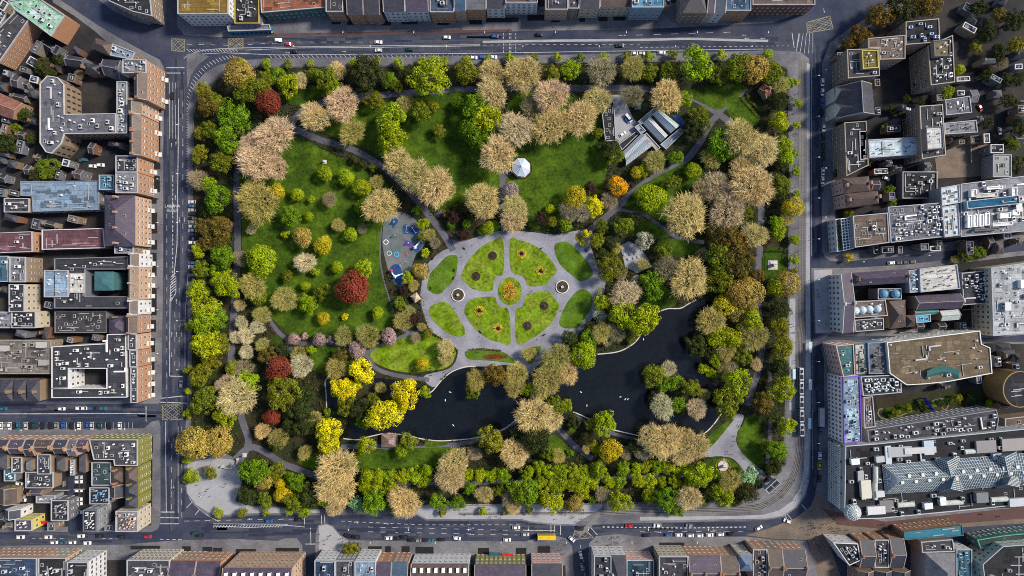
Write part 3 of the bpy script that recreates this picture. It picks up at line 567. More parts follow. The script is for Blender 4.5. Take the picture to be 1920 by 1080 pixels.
def plant_tree(x, y, r, k, where_full=None):
    fam, cols, name, words_ = KIND[k]
    rm = r * S * (1.07 if k in 'BKTVW' else 1.12)
    zs = R.uniform(.9, 1.12); hc = 1.1 * rm * zs
    root = empty(name, W(x, y, hc) * 1.0, R.uniform(0, 2 * PI)); root.location.z = .15
    ax = R.uniform(.93, 1.07)
    root.scale = (rm * ax, rm / ax, rm * zs)
    if fam == 'b': cm = R.choice(BARE)
    elif r < 9: cm = R.choice(SMALL)
    elif fam == 'f': cm = R.choice(FEATH)
    elif fam == 'd': cm = R.choice(DENSE + LEAFY[:2])
    else: cm = R.choice(LEAFY)
    c = R.choice(cols); j = R.uniform(.86, 1.14); c = (c[0] * j * R.uniform(.93, 1.07), c[1] * j, c[2] * j)
    link('trunk', R.choice(TRUNK), root, loc=(0, 0, 0))
    link('crown', cm, root, c, rz=R.uniform(0, 6))
    sz = 'small ' if r < 11 else ('large ' if r >= 27 else '')
    return root, sz + words_
ALLTREES = []
for row in TREES.replace('\n', ';').split(';'):
    x, y, r, k = row.split(); x, y, r = float(x), float(y), float(r)
    if k == 'E' and R.random() < (.6 if (y > 890 or x < 470) else .3): k = R.choice('OOLG' if y > 890 or x < 470 else 'OOT')
    o, d = plant_tree(x, y, r, k); claim(o, d, 'tree', x, y, 'trees of the park'); ALLTREES.append((x, y, r))
for row in LIMES.split(';'):
    x, y, r = map(float, row.split())
    o, d = plant_tree(x, y, r * 1.14, 'L'); o.name = 'clipped_lime_tree'; claim(o, 'clipped lime tree in the double row', 'tree', x, y, 'clipped limes along the lower walk')
for row in STREET.split(';'):
    x, y, r = map(float, row.split())
    o, d = plant_tree(x, y, r * 1.1, R.choice('LLFO')); o.name = 'street_tree'; claim(o, 'round street tree', 'tree', x, y, 'street trees round the park')
for x, y, r, k in OTHER:
    o, d = plant_tree(x, y, r, k); claim(o, d, 'tree', x, y, 'trees among the buildings')
# low planting under the trees: nobody could count it
b = MB(); rr = random.Random(5)
blk = [smooth(p, True, 2) for p, m in LAWNS] + [GARDEN, WATER, [(1145,178),(1290,205),(1290,240),(1235,290),(1170,315),(1130,270)], [(718,400),(800,400),(800,480),(770,540),(735,540)], [(352,868),(400,858),(440,862),(452,905),(440,940),(380,960)], [(1375,778),(1396,776),(1386,800),(1384,827),(1400,852),(1440,892),(1425,908),(1388,882),(1361,858),(1318,860),(1322,838),(1350,810)], [(1160,460),(1178,450),(1197,458),(1224,500),(1195,514),(1170,502)]]
psegs = [(p[i], p[i + 1], w) for p, w in PATHS for i in range(len(p) - 1)]
def clear(x, y):
    for q in blk:
        if inside(x, y, q): return False
    for a, c, w in psegs:
        dx, dy = c[0] - a[0], c[1] - a[1]; t = max(0, min(1, ((x - a[0]) * dx + (y - a[1]) * dy) / (dx * dx + dy * dy)))
        if math.hypot(x - a[0] - t * dx, y - a[1] - t * dy) < w / 2 + 1.5: return False
    return True
n = 0
while n < 5200:
    x, y = rr.uniform(362, 1480), rr.uniform(114, 955)
    if not inside(x, y, FENCE) or not clear(x, y): continue
    n += 1; g = W(x, y, 1); s = rr.uniform(.7, 2.0)
    for _ in range(10):
        d = rdir(rr); d.z = abs(d.z)
        leaf(b, Vector((g.x, g.y, .2)) + Vector((d.x * s, d.y * s, d.z * s * .8)), d + rdir(rr) * .5, rr.uniform(.3, .6), rr)
struct('undergrowth', b.mesh('undergrowth', 'undergrowth'), 'stuff')
# ------------------------------------------------------------------ buildings
BRK=(.32,.175,.11); ORG=(.35,.18,.10); TAN=(.21,.15,.105); PCH=(.40,.26,.18); CRM=(.40,.345,.26); WHT=(.50,.50,.52); GRY=(.115,.12,.145); LGR=(.19,.20,.225); DRK=(.035,.036,.046); SLT=(.040,.040,.058); PUR=(.068,.052,.085); BRN=(.085,.058,.050); MAR=(.11,.05,.065); PBL=(.17,.245,.34); BLU=(.03,.10,.20); TEA=(.045,.12,.13); MOS=(.17,.165,.03); PNK=(.50,.30,.26); COP=(.23,.42,.30); FEL=(.050,.048,.056); TBR=(.12,.09,.075); BLK=(.02,.021,.026)
def wmesh(fr):
    b = MB()
    for x0, x1, z0, z1 in ((-.5, -.44, 0, 1), (.44, .5, 0, 1), (-.44, .44, .95, 1), (-.44, .44, 0, .05), (-.44, .44, .48, .52)):
        b.box((x0 + x1) / 2, -.03, z0, z1, x1 - x0, .06, mi=0, bottom=True)
    b.face([(-.44, -.02, .05), (.44, -.02, .05), (.44, -.02, .95), (-.44, -.02, .95)], 1)
    b.box(0, -.06, -.06, 0, 1.12, .12, mi=0, bottom=True)
    return b.mesh('window', [fr, 'glass'])
WIN = {'w': wmesh(mat('white_frame', (.55, .55, .54), .15)), 's': wmesh(mat('stone_frame', (.40, .36, .30), .2)), 'd': wmesh(mat('dark_frame', (.05, .05, .055), .2))}
def m_ac():
    b = MB(); b.box(0, 0, 0, .12, 1.9, 1.3, mi=1); b.box(0, 0, .12, 1.25, 1.8, 1.2, taper=.97); b.lathe([(.5, 1.25), (.5, 1.36), (.42, 1.36), (.42, 1.27), (.02, 1.27)], 12, mi=1)
    for k in range(4): b.box(0, -.61, .3 + k * .2, .4 + k * .2, 1.5, .03, mi=1, bottom=True)
    return b.mesh('air_unit', [mat('unit_paint', None, .12, .5, 2., .5), 'rubber'])
def m_vent():
    b = MB(); b.lathe([(.32, 0), (.32, .1), (.18, .12), (.18, .7), (.36, .72), (.36, .82), (.02, 1.0)], 10); return b.mesh('roof_vent', 'painted')
def m_sky():
    b = MB()
    for x, y, lx, ly in ((-.85, 0, .1, 1.3), (.85, 0, .1, 1.3), (0, -.6, 1.6, .1), (0, .6, 1.6, .1)): b.box(x, y, 0, .28, lx, ly)
    b.face([(-.8, -.55, .22), (.8, -.55, .22), (.8, .55, .26), (-.8, .55, .26)], 1); return b.mesh('skylight', ['white_frame', 'glass'])
def m_duct():
    b = MB(); b.box(0, 0, .35, 1.0, 6, .75, bottom=True); b.box(3.2, .9, .35, 1.0, .75, 2.4, bottom=True)
    for x in (-2.6, -.6, 1.6): b.box(x, 0, 0, .35, .12, .5)
    for k in range(5): b.box(-2.4 + k * 1.2, 0, .33, 1.04, .08, .82, bottom=True)
    return b.mesh('duct', 'unit_paint')
def m_plant():
    b = MB(); b.box(0, 0, 0, 2.4, 4.2, 3); b.box(0, 0, 2.4, 2.55, 4.5, 3.3, bottom=True); b.box(-1, -1.52, 0, 2, .9, .06, mi=1)
    for k in range(6): b.box(1, -1.52, .5 + k * .25, .62 + k * .25, 1.4, .06, mi=1, bottom=True)
    return b.mesh('plant_room', ['unit_paint', 'dark_frame'])
CL = [('air_unit', m_ac()), ('roof_vent', m_vent()), ('skylight', m_sky()), ('duct', m_duct()), ('plant_room', m_plant())]
b = MB(); b.box(0, 0, -1.5, 1.5, 1.0, 2.0); b.box(0, 0, 1.5, 1.7, 1.2, 2.2, bottom=True)
for y in (-.6, 0, .6): b.lathe([(.16, 1.7), (.13, 2.2), (.10, 2.2), (.10, 2.0)], 8, 0, y, mi=1)
CHIM = b.mesh('chimney', ['masonry', 'chimney_pot'])
b = MB(); b.box(0, 0, 0, 1.5, 1.4, 1.8); b.face([(-.85, -1, 1.5), (.85, -1, 1.5), (.85, 1.4, 1.9), (-.85, 1.4, 1.9)], 1); b.face([(-.5, -.93, .3), (.5, -.93, .3), (.5, -.93, 1.3), (-.5, -.93, 1.3)], 2)
DORM = b.mesh('dormer', ['white_frame', 'slate', 'glass'])
b = MB(); b.box(0, -.9, 0, .5, 2.4, 1.8); b.box(0, -.45, .5, .9, 2.4, .9); b.box(-.95, -.35, .9, 3.2, .25, .25); b.box(.95, -.35, .9, 3.2, .25, .25); b.box(0, -.4, 3.2, 3.6, 2.5, .9, bottom=True); b.face([(-.6, -.02, .9), (.6, -.02, .9), (.6, -.02, 3.1), (-.6, -.02, 3.1)], 1)
PORCH = b.mesh('porch', ['white_frame', 'dark_frame'])

FOOT = []
b = MB(); b.box(0, 0, 0, 1, 1, 1); UPS = b.mesh('upstand', 'unit_paint'); b = MB(); b.box(0, 0, 0, 1, 1, 1); FPT = b.mesh('felt_patch', 'felt')
def bld(desc, h, wall, roof, poly, kind='flat', front='E', win=3.2, fl=3.3, ww=1.25, wh=1.75, fr='w', ch=0, clut=0, kinds=(0, 1, 2), dorm=0, sky=0, porch=0, rise=None, para=(.33,.335,.365), base=.13, cat='building', name='building', full=False, rmat=None, group=None, uc=(.5,.5,.52), allw=False, maxw=90):
    if len(poly) == 4 and not isinstance(poly[0], (tuple, list)):
        x0, y0, x1, y1 = poly; q = [(x0, y0), (x1, y0), (x1, y1), (x0, y1)]
        k = {'N': 0, 'E': 1, 'S': 2, 'W': 3}[front]; poly = q[k:] + q[:k]
    P = [W(px, py, h) for px, py in poly]                    # front edge is P0-P1
    P = [(p.x, p.y) for p in P]
    area = sum(P[i][0] * P[(i + 1) % len(P)][1] - P[(i + 1) % len(P)][0] * P[i][1] for i in range(len(P)))
    if area < 0: P = [P[1], P[0]] + P[2:][::-1] if len(P) == 4 else P[::-1]
    cx, cy = sum(p[0] for p in P) / len(P), sum(p[1] for p in P) / len(P)
    root = empty(name, (cx, cy, base)); hh = h - base
    FOOT.append([(p[0], p[1]) for p in poly]); kk = (H - h) / H; FOOT.append([(960 + (p[0] - 960) * kk, 540 + (p[1] - 540) * kk) for p in poly])
    L = [(p[0] - cx, p[1] - cy) for p in P]; n = len(L)
    mx = sum(p[0] for p in poly) / len(poly); my_ = sum(p[1] for p in poly) / len(poly)
    claim(root, desc, cat, mx, my_, group, full)
    b = MB(); rise = rise if rise is not None else 2.6
    if kind == 'flat':
        b.prism(L, 0, hh - .45, top=False); link('wall', b.mesh('wall', 'masonry'), root, wall)
        b = MB(); o_, i_ = offset(L, -.06), offset(L, .38)
        z0, z1 = hh - .45, hh + .3
        for k in range(n):
            a, c = k, (k + 1) % n
            for A, B_, zz in ((o_, o_, (z0, z1)), (i_, i_, (z1, z0 + .1))): b.face([(*A[a], zz[0]), (*A[c], zz[0]), (*B_[c], zz[1]), (*B_[a], zz[1])])
            b.face([(*o_[a], z1), (*o_[c], z1), (*i_[c], z1), (*i_[a], z1)]); b.face([(*o_[c], z0), (*o_[a], z0), (*L[a], z0), (*L[c], z0)])
        link('parapet', b.mesh('parapet', 'masonry'), root, para)
        b = MB(); b.prism(offset(L, .33), hh - .5, hh - .2, side=False); rf = link('roof', b.mesh('roof', rmat or 'felt'), root, roof); zr = hh - .2
    else:
        A, B_, C_, D_ = [Vector((*p, hh)) for p in L[:4]]
        m1, m2 = (B_ + C_) / 2, (A + D_) / 2; up_ = Vector((0, 0, rise))
        if kind == 'hip':
            d = (m1 - m2); l = d.length; d.normalize(); s = min((B_ - C_).length / 2, l * .4); r1, r2 = m1 - d * s + up_, m2 + d * s + up_
            b.prism(L, 0, hh, top=False)
        else:
            r1, r2 = m1 + up_, m2 + up_
            b.prism(L, 0, hh, top=False); b.face([B_, C_, r1 - Vector((0, 0, .12))]); b.face([D_, A, r2 - Vector((0, 0, .12))])
        link('wall', b.mesh('wall', 'masonry'), root, wall)
        b = MB(); ex = Vector((0, 0, -.18)); c0 = Vector((0, 0, hh))
        def eo(p): v = p - c0; v2 = Vector((v.x, v.y, 0)); return p + v2.normalized() * .35 + ex * .3
        A2, B2, C2, D2 = (A, B_, C_, D_) if kind != 'hip' else [eo(p) for p in (A, B_, C_, D_)]
        if kind != 'hip':
            fd = (A - D_).normalized() * .35; A2, B2, C2, D2 = A + fd + ex, B_ + fd + ex, C_ - fd + ex, D_ - fd + ex
        fs = [[A2, B2, r1, r2], [C2, D2, r2, r1]] + ([[B2, C2, r1], [D2, A2, r2]] if kind == 'hip' else [])
        for f in fs: b.face([p + Vector((0, 0, .12)) for p in f]); b.face([p for p in f[::-1]])
        ring = [A2, B2, C2, D2]
        for k in range(4): p, q = ring[k], ring[(k + 1) % 4]; b.face([p, q, q + Vector((0, 0, .12)), p + Vector((0, 0, .12))])
        rf = link('roof', b.mesh('roof', rmat or 'slate'), root, roof); zr = hh
        rd = math.atan2((r1 - r2).y, (r1 - r2).x)
        ks = {0: [], 1: [1.0], 2: [0.0, 1.0], 3: [0.0, .5, 1.0], 4: [0, .33, .67, 1]}[min(ch, 4)]
        for t in ks:
            p = (m2.lerp(m1, .04 + .92 * t)); link('chimney', CHIM, rf, tuple(c * .9 for c in wall), loc=(p.x, p.y, hh + rise - .2), rz=rd, sc=.85)
        fa = math.atan2((B_ - A).y, (B_ - A).x)
        for k in range(sky):
            t = (k + .5) / sky; e = A.lerp(B_, t); r_ = r2.lerp(r1, t); p = e.lerp(r_, .5) if k % 2 == 0 else D_.lerp(C_, t).lerp(r_, .5)
            link('skylight', CL[2][1], rf, loc=(p.x, p.y, p.z + .1), rz=fa, sc=.75)
        for k in range(dorm):
            t = (k + .5) / dorm; e = A.lerp(B_, t); r_ = r2.lerp(r1, t); p = e.lerp(r_, .3)
            link('dormer', DORM, rf, loc=(p.x, p.y, p.z - .2), rz=fa)
    if porch:
        A, B_ = Vector(L[0]), Vector(L[1]); fa = math.atan2((B_ - A).y, (B_ - A).x)
        for k in range(porch):
            p = A.lerp(B_, (k + .3) / porch); link('porch', PORCH, root, loc=(p.x, p.y, 0), rz=fa)
    # windows on the sides that the square sees
    if win:
        todo = []
        for k in range(n):
            A, B_ = Vector(L[k]), Vector(L[(k + 1) % n]); e = B_ - A; l = e.length
            if l < 3: continue
            nrm = Vector((e.y, -e.x)).normalized(); mid = (A + B_) / 2 + Vector((cx, cy))
            if mid.length > 1 and nrm.dot(-mid.normalized()) < .12: continue
            nf = max(1, int((hh - 1.2) / fl)); nw = max(1, int((l - .8) / win))
            for i in range(nw):
                for f in range(nf): todo.append((A.lerp(B_, (i + .5) / nw), .9 + f * (hh - 1.3) / nf, math.atan2(e.y, e.x), nrm))
        if len(todo) > maxw: st = len(todo) / maxw; todo = [todo[int(i * st)] for i in range(maxw)]
        for p, z, a, nrm in todo:
            link('window', WIN[fr], root, loc=(p.x + nrm.x * .02, p.y + nrm.y * .02, z), rz=a, sc=(ww, 1, wh))
    if kind == 'flat':                                      # upstands, gutters and patched felt
        I = offset(L, .9); bx = [min(p[0] for p in I), max(p[0] for p in I), min(p[1] for p in I), max(p[1] for p in I)]; ar_ = (bx[1] - bx[0]) * (bx[3] - bx[2])
        _k = max(range(n), key=lambda i: (L[(i + 1) % n][0] - L[i][0]) ** 2 + (L[(i + 1) % n][1] - L[i][1]) ** 2); fa = math.atan2(L[(_k + 1) % n][1] - L[_k][1], L[(_k + 1) % n][0] - L[_k][0]); ca, sa = math.cos(fa), math.sin(fa); gg = R.choice((.45, .6, 1.5, 1.8)); c1 = tuple(min(.5, .10 + c * .38) for c in uc); c2 = tuple(min(.5, c * gg) for c in roof)
        for k in range(int(min(26, 3 + ar_ / 26))):
            x, y = R.uniform(bx[0], bx[1]), R.uniform(bx[2], bx[3]); l, w_ = R.uniform(2, 9), R.uniform(.22, .5); al = R.random() < .5
            u = (ca, sa) if al else (-sa, ca)
            if all(inside(x + u[0] * l * s, y + u[1] * l * s, I) for s in (-.5, 0, .5)): link('upstand', UPS, rf, c1, (x, y, zr + .02), fa + (0 if al else PI / 2), (l, w_, R.uniform(.15, .5)))
            x, y = R.uniform(bx[0], bx[1]), R.uniform(bx[2], bx[3]); l, w_ = R.uniform(1.5, 6), R.uniform(1, 4)
            if all(inside(x + (s * ca * l - t * sa * w_) / 2, y + (s * sa * l + t * ca * w_) / 2, I) for s in (-1, 1) for t in (-1, 1)): link('felt_patch', FPT, rf, c2, (x, y, zr), fa, (l, w_, .010 + k * .004))
    elif kind == 'gable':
        b = MB(); fa2 = math.atan2((r1 - r2).y, (r1 - r2).x); m_ = (r1 + r2) / 2; b.box(m_.x, m_.y, m_.z + .05, m_.z + .28, (r1 - r2).length, .35, fa2)
        for e0, e1, r_ in ((B2, C2, r1), (A2, D2, r2)):
            for p in (e0, e1):
                q = (p - r_); q.normalize(); s = Vector((math.cos(fa2), math.sin(fa2), 0)) * .2; z_ = Vector((0, 0, .26)); b.face([r_ + s + z_, r_ - s + z_, p - s + z_, p + s + z_]); b.face([r_ + s, r_ + s + z_, p + s + z_, p + s]); b.face([r_ - s, p - s, p - s + z_, r_ - s + z_])
        link('ridge_and_coping', b.mesh('ridge_and_coping', 'masonry'), rf, tuple(min(.5, c * .35 + .16) for c in wall))
    if clut:
        clut = int(clut * 1.5) + 1
        I = offset(L, 1.6); ex_ = [min(p[0] for p in I), max(p[0] for p in I), min(p[1] for p in I), max(p[1] for p in I)]; put = []; tries = 0
        _k = max(range(n), key=lambda i: (L[(i + 1) % n][0] - L[i][0]) ** 2 + (L[(i + 1) % n][1] - L[i][1]) ** 2); fa = math.atan2(L[(_k + 1) % n][1] - L[_k][1], L[(_k + 1) % n][0] - L[_k][0])
        while len(put) < clut and tries < clut * 30:
            tries += 1; x, y = R.uniform(ex_[0], ex_[1]), R.uniform(ex_[2], ex_[3]); k = R.choice(kinds); rad = (1.5, .6, 1.3, 4.2, 3.0)[k]
            if not inside(x, y, I) or any(math.hypot(x - u, y - v) < rad + w_ for u, v, w_ in put): continue
            if not all(inside(x + rad * .8 * math.cos(t), y + rad * .8 * math.sin(t), L) for t in (0, 1.57, 3.14, 4.71)): continue
            put.append((x, y, rad)); g = R.uniform(.7, 1.4)
            link(CL[k][0], CL[k][1], rf, tuple(min(.75, c * g) for c in uc), loc=(x, y, zr), rz=fa + R.choice((0, PI / 2, PI)), sc=R.uniform(1.0, 1.45) if k < 2 else 1.0)
    return root, L, hh, rf
g_l = 'houses along the left road'
# --- left terrace
for d, h, wc, rc, q, kd, kw in [
 ('orange brick corner house with grey flat roof', 19, BRK, GRY, (230,112,274,137), 'flat', dict(clut=5)),
 ('orange brick house with long brown pitched roof', 19, BRK, BRN, (252,137,274,187), 'gable', dict(ch=2, sky=2)),
 ('orange brick house with bowed tan roof', 18, PCH, TBR, (240,188,264,214), 'gable', dict(ch=2)),
 ('pale brick house with tan roof', 18, BRK, TBR, (244,215,263,245), 'gable', dict(ch=2)),
 ('orange brick house with wide brown roof', 18, ORG, BRN, (244,245,263,291), 'gable', dict(ch=3)),
 ('orange brick house with blue slate roof', 16, ORG, SLT, (217,292,258,323), 'flat', dict(clut=5)),
 ('brick house with white flat roof', 16, BRK, LGR, (217,324,258,362), 'flat', dict(clut=7)),
 ('broad peach brick mansion with purple slate hips', 16, PCH, PUR, (197,367,253,460), 'hip', dict(ch=4, sky=4, rise=4)),
 ('narrow tan house with small roof', 13, TAN, GRY, (215,461,250,475), 'flat', dict(clut=2)),
 ('white painted house with tan roof', 14, WHT, TBR, (243,475,259,500), 'gable', dict(ch=2)),
 ('peach brick house with ribbed tan roof', 14, PCH, TAN, (241,500,258,562), 'gable', dict(ch=3, sky=3)),
 ('white painted house beside dark roof', 14, WHT, TBR, (241,563,257,590), 'gable', dict(ch=2)),
 ('orange brick house with brown slate roof', 14, BRK, BRN, (238,591,256,625), 'gable', dict(ch=2)),
 ('peach brick house with parapet roof', 14, PCH, FEL, (240,627,256,656), 'flat', dict(clut=3)),
 ('orange house beside white courtyard office', 14, BRK, FEL, (243,657,257,688), 'flat', dict(clut=2)),
 ('bright orange brick corner house', 14, ORG, FEL, (245,689,258,755), 'flat', dict(clut=4))]:
    bld(d, h, wc, rc, q, kd, porch=1 if q[3] - q[1] < 60 else 3, win=2.9, group=g_l, name='terraced_house', cat='house', **kw)
# --- behind the left terrace
bld('office with mint green copper roof terrace', 13, ORG, COP, [(15,2),(70,-6),(121,29),(96,68),(55,37),(28,18)], clut=7, win=0)
bld('long orange brick slab with rows of small windows', 12, ORG, FEL, [(30,20),(55,36),(-2,118),(-40,92)], win=2.6, fl=2.6, ww=.9, wh=1.1, clut=5)
bld('red brick hall with clerestory roof', 9, ORG, (.22,.09,.06), [(0,176),(42,194),(26,223),(-14,210)], 'gable', ch=0, win=3)
bld('grey fin-sided office bent round a dark yard', 14, TAN, GRY, [(75,157),(89,142),(108,145),(120,158),(121,214),(217,213),(217,250),(121,251),(115,270),(97,288),(86,285),(75,268)], win=2.8, ww=1.0, wh=2.4, fr='d', clut=16, kinds=(0,1,2,3), para=(.4,.38,.36))
bld('small house with pale blue flat roof', 9, TAN, PBL, [(211,82),(253,98),(247,112),(207,104)], clut=3)
bld('dark roofed shop beside the diagonal road', 9, TAN, BRN, [(180,72),(210,82),(205,103),(172,90)], 'hip', win=0)
bld('grey back office full of roof plant', 14, GRY, LGR, (219,153,238,250), clut=12, kinds=(0,1,0,2))
bld('grey sheds with pitched glass roof', 7, GRY, SLT, [(128,104),(160,110),(156,124),(124,122)], 'gable', win=0)
bld('slate cottage in a walled yard', 7, TAN, SLT, [(160,118),(188,124),(186,138),(160,138)], 'hip', win=0, ch=1)
bld('grey terrace with narrow wings', 8, GRY, SLT, [(193,112),(226,114),(226,150),(196,140)], 'gable', win=0, ch=2)
bld('low hall with long pale blue metal roof', 8, GRY, PBL, [(39,340),(185,339),(186,393),(62,397),(60,368),(39,367)], win=3.5, para=LGR, clut=2, kinds=(1,), rmat='felt')
bld('teal metal roofed extension', 10, LGR, (.06,.16,.24), (186,328,214,356), clut=4, uc=(.2,.3,.4))
bld('brown roofed back range', 8, TAN, FEL, (8,372,55,398), clut=3, win=0)
bld('hall with long maroon felt roof', 9, ORG, MAR, [(79,431),(194,428),(197,465),(79,468)], win=3.5, para=WHT)
bld('shorter hall with maroon felt roof', 9, ORG, MAR, [(-40,438),(60,434),(61,472),(-40,476)], win=3.5, clut=1)
bld('square dark roofed office dotted with vents', 12, GRY, DRK, [(102,485),(240,481),(241,505),(160,505),(160,556),(241,556),(241,578),(102,578)], clut=16, kinds=(1,1,2), para=(.18,.18,.2), win=0)
bld('pale blue barrel roof wing', 12.5, LGR, PBL, (83,507,128,557), clut=2, kinds=(1,))
bld('cream roof wing with yellow edge', 12.5, CRM, (.5,.48,.44), (131,512,158,549), clut=3)
bld('teal glass atrium roof', 11, TEA, TEA, (178,510,213,544), 'hip', win=0, rmat='roof_glass', rise=1.6)
bld('grey office with windowed tan flank', 13, TAN, LGR, (18,482,48,529), win=3, clut=3)
bld('cream block with dark plant roof', 12, CRM, DRK, (17,533,46,585), win=3.2, clut=6)
bld('dark equipment roof with cream flank', 11, CRM, BLK, (22,584,67,615), win=3.4, clut=6)
bld('blue roofed block at frame edge', 11, GRY, (.05,.12,.18), (-30,480,16,528), clut=3, win=0)
bld('white walled outbuilding', 9, WHT, LGR, (-30,585,20,615), clut=3)
bld('ribbed brown shed with skylights', 7, GRY, FEL, (103,583,200,624), clut=9, kinds=(2,), win=0, para=(.15,.14,.14))
bld('house with purple hipped back roof', 10, TAN, PUR, (205,593,237,625), 'hip', ch=1, win=0)
bld('derelict tan building open to the sky', 10, TAN, (.17,.15,.14), (-30,638,95,701), clut=18, kinds=(0,1,3,4), uc=(.3,.29,.28), para=(.25,.22,.2))
for k in range(4): bld('house with grey hipped slate roof', 10, TAN, SLT, (-24 + k * 25, 713, -1 + k * 25, 752), 'hip', 'S', ch=2, win=0, group='hipped houses on the side street', name='terraced_house', cat='house', rise=3.5)
# white office round a court: four wings, one building
o, L_, hh, rf = bld('dark roofed office round a white court', 13, WHT, DRK, [(97,650),(200,644),(201,627),(236,626),(238,745),(97,746),(97,728),(200,728),(200,691),(129,691),(129,728),(97,728.5)], win=3.0, clut=22, kinds=(0,0,1,3,3), uc=(.62,.62,.64), para=WHT)
# --- lower left block
for i, (x0, x1, rc) in enumerate([(-20,18,SLT),(19,47,PUR),(48,66,SLT),(67,101,BRN),(103,128,SLT),(129,145,GRY),(146,166,PUR)]):
    bld('striped brick house with slate roof', 13, PCH if i % 2 else ORG, rc, (x0,826,x1,846 + (i % 3) * 4), 'gable', 'N', ch=2, sky=1, win=2.6, group='brick houses on the left side street', name='terraced_house', cat='house')
    bld('yard wing with small dark roof', 8, TAN, (SLT, FEL, GRY)[i % 3], (x0 + 3,852 + (i % 3) * 5,x1 - 6,880 + (i * 7) % 12), ('hip', 'flat')[i % 2], win=0, clut=(i % 2) * 3, group='back wings', name='back_wing')
bld('mossy corner building with white parapet', 14, MOS, FEL, [(167,824),(258,824),(258,873),(215,873),(213,862),(176,862)], win=2.8, clut=12, kinds=(0,0,1,2), uc=(.5,.5,.55))
for i, (y0, y1) in enumerate([(875,904),(905,930),(931,952)]): bld('mossy fronted house with twin slate gables', 13, MOS, BRN if i == 0 else SLT, (236,y0,258,y1), 'hip', win=2.7, ch=1, group='mossy fronted houses on the left road', name='terraced_house', cat='house')
bld('corner shop under a littered pale roof', 13, CRM, LGR, (217,958,258,997), win=2.8, clut=14, kinds=(0,1,1,2), uc=(.5,.35,.3))
bld('teal roofed back hall', 9, TAN, (.03,.055,.06), (172,867,208,910), win=0, clut=2)
bld('dark service block with blue roof tank', 9, GRY, BLK, (168,914,205,945), clut=9, uc=(.2,.35,.55), win=0)
bld('dark office with pale windowed flank', 13, LGR, BLK, (156,956,181,996), win=2.8, clut=9, para=GRY)
bld('brick back house behind the lane', 9, BRK, BRN, (208,878,232,905), 'hip', ch=2, win=0); bld('stone back house with chimney', 9, TAN, SLT, (208,908,234,932), 'gable', ch=2, win=0)
bld('yellow ended purple roof shop', 10, (.5,.42,.08), PUR, (28,974,60,995), win=2.6, clut=2); bld('flat dark shop beside red awning', 9, GRY, BLK, (96,938,128,976), clut=7, uc=(.3,.3,.34))
bld('long pale lean-to roof', 7, LGR, LGR, (68,929,103,943), win=0, clut=2, kinds=(1,)); bld('white gabled house in the dark yard', 10, WHT, SLT, (10,955,37,972), 'gable', win=2.6)
bld('brown flat roof workshop', 7, TAN, FEL, (48,885,100,915), win=0, clut=6, kinds=(2, 1)); bld('blue steel shed in the yard', 6, GRY, (.02,.08,.12), (8,876,28,902), win=0, clut=2, kinds=(1,))
bld('low sheds behind the lane', 6, TAN, BRN, (0,915,30,945), 'gable', win=0)
